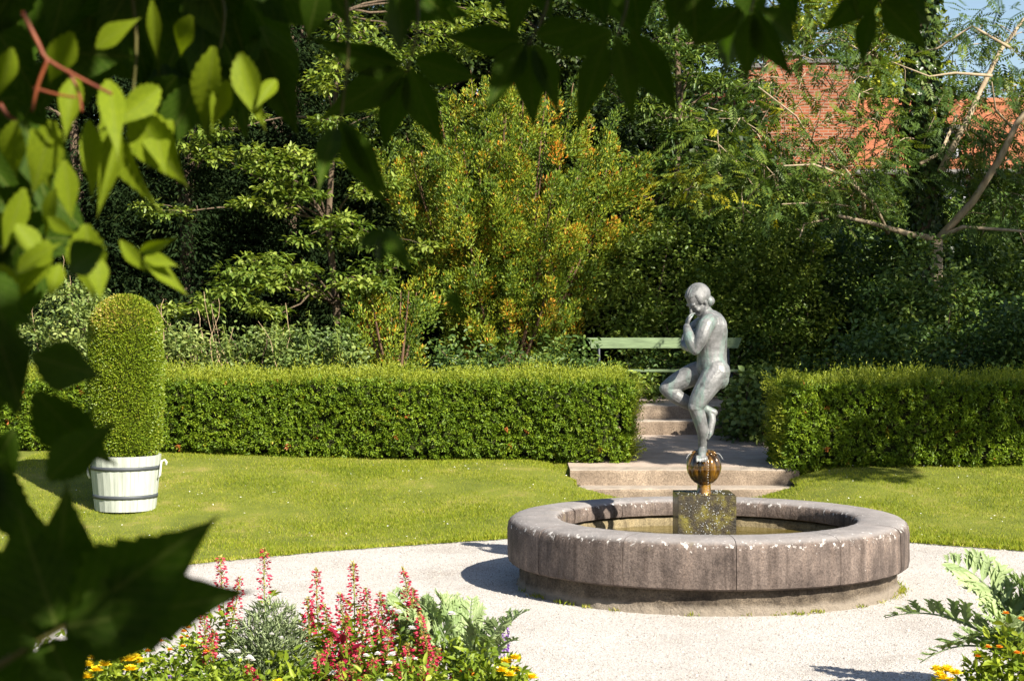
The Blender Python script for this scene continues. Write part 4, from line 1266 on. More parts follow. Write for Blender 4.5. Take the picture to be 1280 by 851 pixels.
# shrubs
def bush(name, label, p, d, w_px, top_px, seed, mat, ncl, per, ln, wd, mu=.5, group=None, depth=.8, stalks=0, tmpl=T_LEAF, droop=.1, flat=.55, base=None):
    rg = np.random.default_rng(seed)
    xc = (p - 640) / F * d; zb = float(gz(xc, d)) if base is None else base
    W_ = w_px / 2 / F * d; H_ = CZ - (top_px - YH) / F * d - zb
    root = tag(empty(name, (xc, d, zb)), label, 'shrub', group)
    u = rdir(rg, ncl) * (rg.random(ncl) ** .4)[:, None]
    C = np.stack([u[:, 0] * W_, u[:, 1] * depth, np.abs(u[:, 2]) ** .8 * (H_ - .12)], 1) + [xc, d, zb + .05]
    C[:, 2] += rg.normal(0, .06, ncl)
    s = .16 + .12 * min(W_, 1.2)
    V, Fc, t = clumps(rg, C, np.array([s, s, s * .7]) * rg.uniform(.7, 1.2, (ncl, 1)), per, ln, wd, mu, .15, flat, droop, tmpl)
    link('foliage', mesh(name + '_foliage', V, Fc, mat, tint=t), root)['kind'] = 'stuff'
    mb = MB()
    for c in C[:18]: branchy(mb, rg, (xc + rg.normal(0, W_ * .2), d + rg.normal(0, .1), zb - .03), c, .016, .005, .15, 5, 6)
    mb.build('stems', MT['bark'], root, True)
    for k in range(stalks):
        b = np.array([xc + rg.uniform(-W_, W_), d - depth * .6 * rg.random(), zb])
        e = b + [rg.normal(-.15, .22), rg.normal(0, .1), H_ * rg.uniform(.85, 1.3)]
        mb = MB(); branchy(mb, rg, b, e, .006, .0025, .2, 5, 9)
        mb.build('dry_stalk', MT['drystalk'], root, True)
    return root
WG = 'weedy shrubs behind the long hedge'
bush('weedy_shrub', 'pale weedy shrub with dry stalks next to the boxwood column', 235, 22.6, 130, 396, 80, MT['weed'], 52, 48, (.05, .10), (.025, .045), .68, WG, .7, 14)
bush('weedy_shrub', 'leafy shrub under the layered tree with a few dry stalks', 320, 22.8, 130, 400, 81, MT['weed'], 60, 60, (.05, .09), (.03, .05), .55, WG, .7, 4)
bush('weedy_shrub', 'grey green shrub between weeds and small cypress', 405, 22.7, 120, 398, 82, MT['weed'], 56, 60, (.05, .085), (.03, .05), .42, WG, .7)
bush('weedy_shrub', 'sunny light green shrub left of the boxwood column', 90, 22.9, 150, 335, 83, MT['weed'], 80, 60, (.05, .09), (.03, .05), .65, WG, .8, 3)
bush('weedy_shrub', 'low green undergrowth below the tall golden cypress', 590, 23.2, 190, 425, 84, MT['shrub'], 60, 55, (.05, .09), (.03, .05), .45, WG, .6)
bush('weedy_shrub', 'low undergrowth next to the left end of the bench', 705, 24.0, 110, 418, 85, MT['shrub'], 50, 55, (.05, .09), (.03, .05), .5, WG, .5)
for p, top, s_ in ((215, 392, 1), (385, 388, 2), (345, 395, 3), (425, 395, 4), (288, 405, 5)):
    rg = np.random.default_rng(900 + s_)      # upright leafy shoots standing out of the weeds
    b = P(p, 450, 22.3); e = P(p + rg.normal(0, 8), top, 22.3)
    root = tag(empty('leafy_shoot', b), 'upright leafy shoot standing above the weeds behind the hedge', 'plant', 'leafy shoots above the weeds')
    mb = MB(); branchy(mb, rg, b, e, .008, .003, .1, 5, 7); mb.build('stem', MT['stem'], root, True)
    n = 44; s = rg.random(n)
    V, Fc, t = leaf_arrays(b + (e - b) * s[:, None], unit(rdir(rg, n) * [1, 1, .3]) + [0, 0, -.25], np.tile([0, 0, 1.0], (n, 1)) + rdir(rg, n) * .4, rg.uniform(.05, .09, n), rg.uniform(.03, .045, n), rg.uniform(.4, .9, n), T_LEAF)
    link('leaves', mesh('shoot_leaves', V, Fc, MT['weed'], tint=t), root)['kind'] = 'stuff'
BG = 'shrubs behind the bench and right hedge'
bush('dense_shrub', 'leafy shrub around the base of the pale forking limbs', 1165, 23.7, 200, 296, 102, MT['shrub'], 130, 75, (.05, .10), (.035, .06), .5, BG, .55)
bush('dense_shrub', 'small leaved sunlit shrub directly behind the statue and bench', 835, 26.2, 210, 275, 90, MT['hornbeam'], 170, 75, (.05, .095), (.035, .055), .58, BG, .7)
bush('dense_shrub', 'tall dense shrub below the compound leaved branches', 960, 25.8, 210, 255, 91, MT['hornbeam'], 220, 80, (.05, .095), (.035, .055), .52, BG, .8)
bush('dense_shrub', 'dark green shrub at the foot of the ivy clad trunk', 1080, 26.6, 220, 270, 92, MT['shrub'], 200, 85, (.05, .10), (.035, .06), .45, BG, .9)
bush('dense_shrub', 'broad dark shrub right of the ivy clad trunk', 1225, 26.6, 240, 268, 93, MT['shrub'], 210, 85, (.05, .10), (.035, .06), .45, BG, .9)
bush('dense_shrub', 'dark bluish shrub rising just behind the right hedge', 1120, 22.6, 260, 395, 94, MT['shrub'], 110, 60, (.05, .09), (.035, .06), .4, BG, .7)
bush('dense_shrub', 'dark leafy shrub filling the corner behind the right hedge', 1290, 22.8, 190, 340, 95, MT['shrub'], 110, 60, (.05, .09), (.035, .06), .38, BG, .8)
bush('dense_shrub', 'shrub with broad pale leaves spilling beside the upper steps', 940, 21.9, 70, 452, 96, MT['weed'], 44, 42, (.06, .11), (.05, .085), .38, BG, .7)
bush('dense_shrub', 'yellowish shrub between bench and clipped hedge end', 780, 23.7, 80, 458, 97, MT['hornbeam'], 40, 50, (.05, .09), (.035, .055), .62, BG, .35)
bush('dense_shrub', 'tall leafy shrub screening the lower wall of the brick house', 1135, 28.6, 260, 225, 99, MT['shrub'], 210, 80, (.07, .12), (.045, .07), .5, BG, .8)
bush('dense_shrub', 'big shrub under the tiled roof beyond the forking limbs', 1255, 28.8, 200, 215, 100, MT['shrub'], 190, 80, (.07, .12), (.045, .07), .5, BG, .8)
bush('dense_shrub', 'big shrub under the brick gable behind the slim tree', 1000, 28.7, 240, 205, 101, MT['shrub'], 210, 80, (.07, .12), (.045, .07), .5, BG, .8)
bush('dense_shrub', 'dark undergrowth hidden behind the bench seat', 900, 25.4, 260, 415, 98, MT['shrub'], 90, 60, (.05, .09), (.035, .06), .4, BG, .5)

# trees outside the frame on the right, whose shade dapples the right hedge and the bench
tA = make_tree('shade_tree', 47, 9.4, 3.3, MT['wood'], MT['bark'], 44, 330, (.13, .21), (.09, .14), .52, .5, trunk_r=.18, cl=(.62, .62, .40))
put(tA, 0, 15.2); tA.location.x = 9.2
tag(tA, 'spreading tree on the lawn to the right of the clipped hedge', 'tree')
tB = copy_tree(tA); tB.location = (12.6, 19.5, .3); tB.rotation_euler.z = 2
tag(tB, 'spreading tree past the far end of the right hedge', 'tree')

# ------------------------------------------------------------------ flower beds
def soil_bed(name, label, pts):
    V = [(x, y, .0) for x, y in pts]
    c = np.mean(pts, 0)
    V += [(c[0] + (x - c[0]) * .9, c[1] + (y - c[1]) * .9, .05) for x, y in pts] + [(c[0], c[1], .06)]
    n = len(pts)
    fs = []
    for i in range(n):
        j = (i + 1) % n
        fs += [(i, j, n + j, n + i), (n + i, n + j, 2 * n)]
    tag(MB().add(V, fs).build(name, MT['soil'], None, True), label, 'flower bed', kind='structure')
soil_bed('flower_bed', 'dark soil of the flower bed on the left', [(-3.4, 6.4), (-1.4, 6.2), (-.1, 6.6), (.12, 7.6), (.02, 8.6), (-.35, 9.25), (-1.2, 9.5), (-2.4, 9.5), (-3.4, 9.3)])
soil_bed('flower_bed', 'dark soil of the flower bed on the right', [(2.05, 7.0), (3.2, 6.7), (4.2, 7.2), (4.2, 8.9), (3.0, 9.2), (2.3, 8.9), (2.0, 8.0)])

def salvia(tips, seed, label, group):
    """red flower spikes on leafy stems"""
    rg = np.random.default_rng(seed)
    T = [P(a, b, d) for a, b, d in tips]
    c = np.mean(T, 0); base = np.array([c[0], c[1] + .05, .05])
    root = tag(empty('red_salvia', base), label, 'flower', group)
    parts = []
    for t_ in T:
        b = base + [rg.normal(0, .04), rg.normal(0, .04), 0]
        H_ = t_[2] - b[2]
        s = np.linspace(0, 1, 8)[:, None]
        mid = (b + t_) / 2 + np.append(rg.normal(0, .03, 2), 0)
        pts = (1 - s) ** 2 * b + 2 * s * (1 - s) * mid + s * s * t_
        MB().tube(pts, np.linspace(.005, .002, 8), 5).build('stem', MT['stem'], root, True)
        L = min(.26, H_ * .42)
        n = 150 if H_ > .5 else 95
        u = (np.arange(n) + rg.random(n)) / n; ax = unit(t_ - pts[-3])
        pos = t_ - ax * (u * L)[:, None]
        a = rg.uniform(0, 2 * math.pi, n)
        rr = .007 + .030 * np.sqrt(u)
        out = np.stack([np.cos(a), np.sin(a), rg.uniform(-.5, .35, n)], 1)
        pos = pos + out * (rr * rg.uniform(.3, 1, n))[:, None]
        V, Fc, tt = leaf_arrays(pos, out, rdir(rg, n), rg.uniform(.012, .025, n), rg.uniform(.008, .015, n), np.clip(rg.normal(.5, .22, n), 0, 1), T_LEAF)
        sp = link('flower_spike', mesh('flower_spike', V, Fc, MT['red'], tint=tt), root)
        n = 70; u = rg.random(n) ** 1.3
        pos = t_ - ax * (u * L * .9)[:, None] + np.array([0, 0, .006])
        out = unit(rdir(rg, n) * [1, 1, .5] + [0, 0, .5])
        V, Fc, tt = leaf_arrays(pos, out, rdir(rg, n), rg.uniform(.012, .024, n), rg.uniform(.006, .010, n), rg.random(n), T_DIAM)
        link('bracts', mesh('bracts', V, Fc, MT['bract'], tint=tt), sp)['kind'] = 'stuff'
        n = 26; u = rg.uniform(.12, .72, n)
        pos = b + (t_ - b) * u[:, None]
        out = unit(rdir(rg, n) * [1, 1, .25]) + [0, 0, .25]
        parts.append(leaf_arrays(pos, out, np.array([0, 0, 1.0]) + rdir(rg, n) * .35, rg.uniform(.05, .09, n), rg.uniform(.024, .04, n), rg.uniform(.3, .9, n), T_LEAF))
    V, Fc, tt = join_arrays(parts)
    link('leaves', mesh('salvia_leaves', V, Fc, MT['bedgreen'], tint=tt), root)['kind'] = 'stuff'
SG = 'red salvias in the left flower bed'
SL = 'red flower spikes rising among the leaves of the left bed'
sal = [([(275, 697, 9.0), (300, 722, 8.95)], 'pair of red spikes beside the big serrated creeper leaf'), ([(331, 687, 9.0)], 'lone tall red spike standing against the pale gravel'),
       ([(396, 712, 8.9), (385, 748, 8.8)], 'red salvia on the gravel side of the grey santolina'), ([(441, 704, 8.95), (458, 736, 8.9), (425, 742, 8.9)], 'tall triple red spikes between santolina and pale cardoon'), ([(503, 712, 8.9), (516, 738, 8.85)], 'red spikes standing in front of the pale cardoon leaves'), ([(450, 765, 8.7), (432, 782, 8.6)], 'red spikes just behind the dark red amaranth'),
       ([(470, 770, 8.6), (486, 790, 8.5)], 'red spikes right next to the dark red amaranth'), ([(525, 768, 8.6), (532, 795, 8.5)], 'red spikes close to the silvery cardoon'), ([(510, 805, 8.45), (548, 812, 8.4)], 'red spikes between the amaranth and the silvery cardoon'), ([(415, 800, 8.5), (398, 818, 8.4)], 'short red spikes in front of the santolina cushion'), ([(255, 768, 8.7), (268, 790, 8.6)], 'red salvia between the big serrated leaf and the santolina'),
       ([(450, 812, 8.4), (468, 824, 8.35)], SL), ([(492, 830, 8.3), (530, 832, 8.3)], SL), ([(425, 830, 8.3), (440, 840, 8.25)], SL), ([(310, 832, 8.3)], SL), ([(475, 742, 8.8), (492, 760, 8.75)], SL), ([(405, 755, 8.8)], SL)]
for k, (tp_, lb) in enumerate(sal): salvia(tp_, 200 + k, lb, SG)

def cardoon(name, label, base, leaves_, seed):
    """arching silvery leaves cut into toothed lobes, each leaf a part"""
    rg = np.random.default_rng(seed)
    root = tag(empty(name, base), label, 'plant')
    base = np.array(base, float)
    for tip, wid in leaves_:
        tip = np.array(tip, float)
        L = np.linalg.norm(tip - base)
        s = np.linspace(0, 1, 26)[:, None]
        mid = (base + tip) / 2 + np.array([0, 0, L * .36])
        c = (1 - s) ** 2 * base + 2 * s * (1 - s) * mid + s * s * tip
        tg = unit(np.gradient(c, axis=0))
        side = unit(np.cross(tg, [0, 0, 1.0])); nr = np.cross(side, tg)
        roll = rg.normal(0, .45)
        side, nr = side * math.cos(roll) + nr * math.sin(roll), nr * math.cos(roll) - side * math.sin(roll)
        ctr = MB().tube(c, np.linspace(.011, .002, 26), 6)
        parts = []
        n = 14
        wid = wid * 1.35
        for e in (-1, 1):
            i = np.linspace(3.5, 24.4, n) + rg.normal(0, .25, n); i = np.clip(i, 2, 24.8); j = i.astype(int)
            pos = c[j] + (c[np.minimum(j + 1, 25)] - c[j]) * (i - j)[:, None]
            u = i / 25
            ll = wid * (np.sin(np.pi * np.clip(u * .86 + .12, 0, 1)) ** .7) * rg.uniform(.75, 1.15, n)
            dv = unit(side[j] * e + tg[j] * .62 + nr[j] * rg.uniform(.15, .75, (n, 1)))
            tl = np.full(n, rg.uniform(.45, .8)) + rg.normal(0, .13, n)
            parts.append(leaf_arrays(pos, dv, nr[j] + rdir(rg, n) * .35, ll, ll * .36, tl, T_LEAF))
            # teeth along each lobe
            for f in (.25, .45, .68):
                for q in (-1, 1):
                    parts.append(leaf_arrays(pos + dv * (ll * f)[:, None], unit(dv + np.cross(dv, nr[j]) * q * .9), nr[j] + rdir(rg, n) * .4, ll * .42, ll * .2, tl, T_LEAF))
        V, Fc, tt = join_arrays(parts)
        lo = link('leaf', mesh('cardoon_leaf', V, Fc, MT['cardoon'], tint=tt), root)
        link('midrib', ctr.mesh('cardoon_midrib', MT['silver'], True), lo)
cb = P(585, 880, 8.75); cb[2] = .05
cardoon('cardoon_plant', 'silvery cardoon with arching toothed leaves in the left bed', cb,
        [(P(662, 762, 8.9), .07), (P(635, 775, 8.6), .07), (P(545, 742, 9.0), .08), (P(520, 752, 8.8), .08), (P(590, 748, 9.1), .07), (P(560, 745, 9.2), .07), (P(600, 795, 8.3), .09), (P(500, 770, 8.7), .08), (P(648, 800, 8.5), .06)], 301)
cb = P(535, 880, 8.95); cb[2] = .05
cardoon('cardoon_plant', 'pale cardoon half hidden by the red salvias', cb, [(P(470, 752, 9.1), .07), (P(490, 740, 9.2), .08), (P(525, 748, 9.2), .08), (P(555, 762, 8.9), .08), (P(510, 775, 8.7), .08)], 302)
cb = P(1318, 862, 8.9); cb[2] = .05
cardoon('cardoon_plant', 'large green cardoon reaching out over the gravel on the right', cb,
        [(P(1106, 772, 9.0), .125), (P(1180, 702, 9.2), .125), (P(1150, 828, 8.5), .10), (P(1205, 735, 9.2), .12), (P(1262, 722, 9.0), .13), (P(1225, 770, 8.9), .12), (P(1290, 715, 9.1), .13), (P(1240, 790, 8.6), .12), (P(1350, 730, 9.0), .13), (P(1195, 800, 8.7), .10)], 303)

def heads(root, rg, C, r, mat, petals=13, name='flower_head', cone=.25):
    for c in C:
        parts = []
        for ring, (rr, up, n) in enumerate(((r, cone, petals), (r * .95, cone + .55, petals - 2), (r * .85, cone + 1.3, petals - 4), (r * .75, cone + 3.0, 6))):
            a = np.linspace(0, 2 * math.pi, n, endpoint=False) + rg.uniform(0, 1)
            d = np.stack([np.cos(a), np.sin(a), np.full(n, up)], 1)
            parts.append(leaf_arrays(np.tile(c, (n, 1)), d, np.tile([0, 0, 1.0], (n, 1)) + rdir(rg, n) * .25, np.full(n, rr) * rg.uniform(.85, 1.1, n), np.full(n, rr * .62), rg.random(n), T_LEAF))
        V, Fc, t = join_arrays(parts)
        link(name, mesh(name, V, Fc, mat, tint=t), root)

def bedplant(name, label, p, d, w, h, seed, leafmat, fl=None, nfl=0, fr=.02, nl=420, ln=(.03, .06), wd=(.016, .03), group=None, mu=.5, cat='flower', depth=None, pts=None, narrow=False):
    rg = np.random.default_rng(seed)
    x = (p - 640) / F * d
    root = tag(empty(name, (x, d, .05)), label, cat, group)
    dp = depth or w
    u = rdir(rg, nl) * (rg.random(nl) ** .5)[:, None]
    pos = np.stack([x + u[:, 0] * w, d + u[:, 1] * dp, .05 + np.abs(u[:, 2]) * h], 1)
    out = unit(u * [1, 1, .4] + rdir(rg, nl) * .6 + [0, 0, .5 if narrow else .2])
    V, Fc, t = leaf_arrays(pos, out, np.array([0, 0, .8]) + rdir(rg, nl) * .6, rg.uniform(*ln, nl), rg.uniform(*wd, nl), np.clip(rg.normal(mu, .2, nl), 0, 1), T_DIAM if narrow else T_LEAF)
    link('leaves', mesh(name + '_leaves', V, Fc, leafmat, tint=t), root)['kind'] = 'stuff'
    mb = MB()
    for k in range(9): branchy(mb, rg, (x + rg.normal(0, w * .15), d + rg.normal(0, dp * .15), .03), pos[rg.integers(nl)], .005, .002, .1, 4, 5)
    mb.build('stems', MT['stem'], root, True)
    if fl is not None:
        if pts is None:
            a = rg.uniform(0, 2 * math.pi, nfl); r = np.sqrt(rg.random(nfl)) * .95
            C = np.stack([x + w * r * np.cos(a), d + dp * r * np.sin(a), .06 + h * (np.sqrt(1 - .75 * r * r) + .06)], 1)
        else: C = np.array([P(*q) for q in pts])
        heads(root, rg, C, fr, fl)
    return root
G1, G2, G3, G4 = 'yellow marigolds', 'green bedding plants with orange flowers', 'white flowers in the left bed', 'green filler plants in the left bed'
bedplant('marigold_plant', 'clump of bright yellow marigolds below the big serrated leaf', 142, 8.45, .17, .30, 400, MT['bedgreen'], MT['yellow'], 18, .040, 420, group=G1)
bedplant('marigold_plant', 'yellow marigolds at the gravel edge of the left bed', 643, 8.25, .10, .30, 401, MT['bedgreen'], MT['yellow'], 7, .036, 380, group=G1)
bedplant('marigold_plant', 'low yellow marigolds in front of the grey santolina', 345, 8.1, .12, .22, 402, MT['bedgreen'], MT['yellow'], 8, .036, 380, group=G1)
bedplant('marigold_plant', 'yellow marigolds under the large cardoon', 1180, 8.45, .11, .22, 403, MT['bedgreen'], MT['yellow'], 9, .036, 260, group=G1)
bedplant('lantana_plant', 'leafy lantana with orange flowers beside the yellow marigolds', 232, 8.7, .22, .36, 404, MT['bedgreen'], MT['orange'], 12, .018, 620, group=G2, mu=.45)
bedplant('lantana_plant', 'green lantana with yellow orange heads among the cardoon leaves', 1262, 8.5, .18, .46, 405, MT['bedgreen'], MT['orange'], 12, .020, 420, (.05, .08), (.03, .05), group=G2, mu=.62)
bedplant('lantana_plant', 'bushy lantana with orange heads near the gravel edge', 612, 8.45, .18, .30, 406, MT['bedgreen'], MT['orange'], 9, .018, 520, group=G2, mu=.6)
bedplant('lantana_plant', 'low rusty flowered lantana beneath the red spikes', 190, 8.3, .2, .2, 407, MT['bedgreen'], MT['orange'], 10, .016, 500, group=G2, mu=.4)
bedplant('purple_verbena', 'small purple flower beside the orange lantana', 222, 8.4, .08, .2, 408, MT['bedgreen'], MT['purple'], 5, .022, 160)
bedplant('white_zinnia', 'white flowers scattered at the foot of the santolina', 292, 8.3, .16, .32, 409, MT['bedgreen'], MT['white'], 9, .022, 420, group=G3)
bedplant('white_zinnia', 'white flowers mixed in under the red salvias', 480, 8.35, .30, .30, 410, MT['bedgreen'], MT['white'], 20, .020, 760, group=G3)
bedplant('white_zinnia', 'white flowers between the cardoon leaves', 505, 8.95, .2, .46, 411, MT['bedgreen'], None, 0, group=G3, pts=None)
heads(bpy.data.objects['white_zinnia.002'], np.random.default_rng(7), [P(490, 762, 8.75), P(498, 766, 8.7), P(565, 768, 8.8), P(484, 800, 8.5), P(515, 786, 8.6)], .026, MT['white'])
bedplant('grey_santolina', 'feathery grey green santolina cushion amid the red spikes', 338, 8.75, .23, .52, 412, MT['silver'], MT['white'], 14, .014, 5200, (.035, .075), (.004, .008), mu=.42, cat='plant', narrow=True)
bedplant('amaranth_plant', 'dark red leaved amaranth between the salvias', 425, 8.65, .09, .42, 413, MT['amaranth'], None, 0, .02, 60, (.08, .14), (.03, .05), cat='plant', group='amaranths')
bedplant('amaranth_plant', 'dark red amaranth near the silvery cardoon', 562, 8.35, .08, .22, 414, MT['amaranth'], None, 0, .02, 50, (.07, .12), (.03, .045), cat='plant', group='amaranths')
bedplant('amaranth_plant', 'magenta leaved plant among the large cardoon leaves', 1285, 8.75, .07, .48, 415, MT['amaranth'], None, 0, .02, 40, (.07, .12), (.03, .045), cat='plant', group='amaranths')
for k, (p, d, w, h) in enumerate([(600, 8.3, .2, .32), (640, 8.4, .14, .24), (520, 8.2, .2, .26), (460, 8.15, .22, .24), (330, 8.2, .2, .22), (210, 8.2, .22, .24), (120, 8.95, .25, .35), (60, 8.7, .25, .35), (265, 9.0, .22, .34), (390, 9.0, .2, .32), (440, 8.95, .22, .36), (560, 8.7, .2, .3), (500, 8.6, .25, .32), (400, 8.35, .25, .22), (540, 8.3, .2, .2), (160, 8.8, .2, .32), (455, 8.5, .26, .28), (590, 8.25, .16, .2), (270, 8.35, .2, .24), (1300, 8.6, .3, .42), (1230, 8.5, .16, .24), (365, 8.55, .2, .26), (90, 8.4, .25, .25)]):
    bedplant('bedding_plant', 'plain green leafy plant filling gaps in the flower bed', p, d, w, h * 1.25, 430 + k, MT['bedgreen'], None, 0, .02, 620, (.03, .065), (.016, .032), group='green filler plants in the flower beds', mu=.42 + .02 * (k % 6), cat='plant')
def pale_spires(p, d, tops, seed, label, mat):
    rg = np.random.default_rng(seed)
    x = (p - 640) / F * d
    root = tag(empty('pale_spire_flower', (x, d, .05)), label, 'flower')
    for a, b in tops:
        t_ = P(a, b, d); b_ = np.array([x + (t_[0] - x) * .5, d, .05])
        MB().tube([b_, (b_ + t_) / 2 + [0, .02, 0], t_], [.004, .003, .002], 5).build('stem', MT['stem'], root, True)
        n = 46; u = rg.random(n)
        pos = t_ + (b_ - t_) * (u * .38)[:, None]
        V, Fc, tt = leaf_arrays(pos, rdir(rg, n), rdir(rg, n), rg.uniform(.010, .02, n), rg.uniform(.008, .013, n), rg.random(n), T_LEAF)
        link('flower_spike', mesh('pale_spike', V, Fc, mat, tint=tt), root)
pale_spires(108, 8.75, [(102, 780), (112, 788), (86, 792), (128, 800)], 501, 'slender pale white spires left of the marigolds', MT['white'])
pale_spires(55, 8.6, [(45, 810), (58, 808), (70, 812), (35, 818), (64, 820), (50, 815)], 502, 'dense clump of fluffy white flowers by the creeper', MT['white'])
pale_spires(640, 8.8, [(628, 780), (634, 775), (622, 790)], 503, 'thin lavender spire standing over the gravel edge', MT['purple'])

# ------------------------------------------------------------------ creeper round the viewpoint
MT['vine'] = leaf_mat('creeper_leaves', [(0, (.016, .042, .003)), (.5, (.06, .115, .006)), (1, (.24, .30, .013))], .45, .6, .12, 14, (1.2, 1.25, .3))
def add_veins(m):
    nt = m.node_tree; bs = nt.nodes['Principled BSDF']
    sp = N(nt, 'ShaderNodeSeparateXYZ'); nt.links.new(coord(nt), sp.inputs[0])
    def mth(op, a, b=None, c=None):
        q = N(nt, 'ShaderNodeMath', operation=op)
        for i, v in enumerate((a, b, c)):
            if v is None: continue
            if hasattr(v, 'is_output'): nt.links.new(v, q.inputs[i])
            else: q.inputs[i].default_value = v
        return q.outputs[0]
    ax = mth('ABSOLUTE', sp.outputs[0])
    w = mth('FRACT', mth('MULTIPLY', mth('MULTIPLY_ADD', ax, -.75, sp.outputs[1]), 9.0))
    side = mth('SUBTRACT', 1.0, mth('MULTIPLY', mth('MINIMUM', w, mth('SUBTRACT', 1.0, w)), 9.0))
    mid = mth('SUBTRACT', 1.0, mth('MULTIPLY', ax, 28.0))
    v = mth('MAXIMUM', mth('MULTIPLY', mth('MAXIMUM', side, 0.0), .55), mth('MAXIMUM', mid, 0.0))
    old = bs.inputs['Base Color'].links[0].from_socket
    c = mixc(nt, mth('MULTIPLY', v, .45), old, (.22, .26, .06))
    nt.links.new(c, bs.inputs['Base Color'])
    for q in nt.nodes:
        if q.type == 'BSDF_TRANSLUCENT':
            src = q.inputs[0].links[0].from_socket
            nt.links.new(mixc(nt, mth('MULTIPLY', v, .5), src, (.03, .05, .004)), q.inputs[0])
    bump(nt, bs, v, -.5, .06)
add_veins(MT['vine'])
MT['cane'] = noise_mat('red_creeper_stems', [(.3, (.10, .018, .010)), (.7, (.22, .06, .018))], 20, 3, .5, 0)
rg = np.random.default_rng(77)
vine = tag(empty('creeper_vine', (-1.2, 2.2, 0)), 'creeper with hanging serrated leaves framing the view', 'vine')
def leaflet_mesh(seed, rows=22, teeth=.07):
    r = np.random.default_rng(seed)
    V, Fc = [], []
    curl = r.uniform(.08, .42); fold = r.uniform(.05, .22); bend = r.normal(0, .05)
    for j in range(rows + 1):
        t = j / rows
        w = .5 * (math.sin(math.pi * min(1, t ** .85)) ** 1.0) * (1 - .62 * max(0, t - .42) / .58)
        w = max(w, .004)
        saw = 1 + (teeth if j % 2 else -teeth * .3)
        zc = -curl * t * t
        xm = bend * math.sin(math.pi * t)
        V += [(xm - w * saw, t - .03 * (j % 2), zc + fold * w * 2 * .5), (xm - w * .5, t, zc + fold * w * .35 + .012 * (j % 2)), (xm, t, zc),
              (xm + w * .5, t, zc + fold * w * .35 + .012 * (j % 2)), (xm + w * saw, t - .03 * (j % 2), zc + fold * w * 2 * .5)]
    for j in range(rows):
        for i in range(4): Fc.append((5 * j + i, 5 * j + i + 1, 5 * j + i + 6, 5 * j + i + 5))
    return V, Fc
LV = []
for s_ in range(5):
    for tt in (.2, .5, .8):  # shaded, middling and sunlit leaf colours: light put into the tint
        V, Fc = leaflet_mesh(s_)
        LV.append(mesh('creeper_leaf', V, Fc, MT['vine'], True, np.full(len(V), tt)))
leaf_centres, lit_pts = [], []
def vleaf(base, tip, wpx, d, lit=False, dd=None, tilt=None, tint=None):
    """one leaflet from base pixel to tip pixel at distance d (metres), width in pixels"""
    A = P(*base, d); B = P(*tip, d + (rg.normal(0, .03) if dd is None else dd))
    y = B - A; L = np.linalg.norm(y); y /= L
    view = unit(A - np.array([0, 0, CZ]))
    nrm = -view + rdir(rg, 1)[0] * (.45 if tilt is None else tilt)
    x = unit(np.cross(y, nrm)); z = np.cross(x, y)
    W_ = wpx / F * d
    k = (rg.integers(5)) * 3 + (tint if tint is not None else (2 if lit else rg.integers(2)))  # lit leaves take the brightest tint, sunlight painted into their colour
    o = bpy.data.objects.new('leaf', LV[int(k)]); COL.objects.link(o); o.parent = vine
    M = Matrix(np.array([[x[0] * W_, y[0] * L, z[0] * L, A[0]], [x[1] * W_, y[1] * L, z[1] * L, A[1]], [x[2] * W_, y[2] * L, z[2] * L, A[2]], [0, 0, 0, 1]]).tolist())
    o.matrix_parent_inverse = Matrix.Translation(-vine.location)
    o.matrix_basis = M
    if lit:
        for q in (.2, .5, .8): lit_pts.append(A + (B - A) * q)
    return A
NL = [0]
# leaflets hanging across the top, shade put into their darkest tint
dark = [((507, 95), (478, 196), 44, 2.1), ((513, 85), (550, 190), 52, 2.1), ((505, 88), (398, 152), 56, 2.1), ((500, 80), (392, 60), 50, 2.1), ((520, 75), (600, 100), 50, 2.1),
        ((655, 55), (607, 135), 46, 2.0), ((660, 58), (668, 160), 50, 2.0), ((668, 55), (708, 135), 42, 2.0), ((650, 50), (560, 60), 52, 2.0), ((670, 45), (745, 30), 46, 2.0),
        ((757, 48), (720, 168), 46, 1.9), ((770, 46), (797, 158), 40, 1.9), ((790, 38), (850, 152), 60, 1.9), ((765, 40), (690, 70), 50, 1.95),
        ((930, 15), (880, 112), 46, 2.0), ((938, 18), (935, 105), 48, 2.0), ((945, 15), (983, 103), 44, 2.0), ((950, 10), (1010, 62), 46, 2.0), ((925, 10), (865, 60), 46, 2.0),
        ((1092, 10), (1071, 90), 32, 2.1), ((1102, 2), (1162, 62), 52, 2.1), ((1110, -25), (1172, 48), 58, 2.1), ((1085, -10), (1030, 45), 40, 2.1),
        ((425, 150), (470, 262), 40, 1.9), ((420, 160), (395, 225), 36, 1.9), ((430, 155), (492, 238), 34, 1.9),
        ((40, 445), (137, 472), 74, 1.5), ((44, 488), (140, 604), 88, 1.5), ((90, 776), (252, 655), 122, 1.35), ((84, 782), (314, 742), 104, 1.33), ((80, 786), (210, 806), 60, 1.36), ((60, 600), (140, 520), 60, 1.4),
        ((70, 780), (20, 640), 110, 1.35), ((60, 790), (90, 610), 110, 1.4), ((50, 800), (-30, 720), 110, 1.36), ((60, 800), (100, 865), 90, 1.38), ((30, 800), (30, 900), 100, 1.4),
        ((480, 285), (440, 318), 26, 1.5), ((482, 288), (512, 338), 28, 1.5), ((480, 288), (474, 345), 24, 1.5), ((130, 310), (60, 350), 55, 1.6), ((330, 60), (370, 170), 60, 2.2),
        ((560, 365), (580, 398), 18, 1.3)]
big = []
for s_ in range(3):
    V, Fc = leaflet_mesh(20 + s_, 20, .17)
    big.append(mesh('large_creeper_leaf', V, Fc, MT['vine'], True, np.full(len(V), .22)))
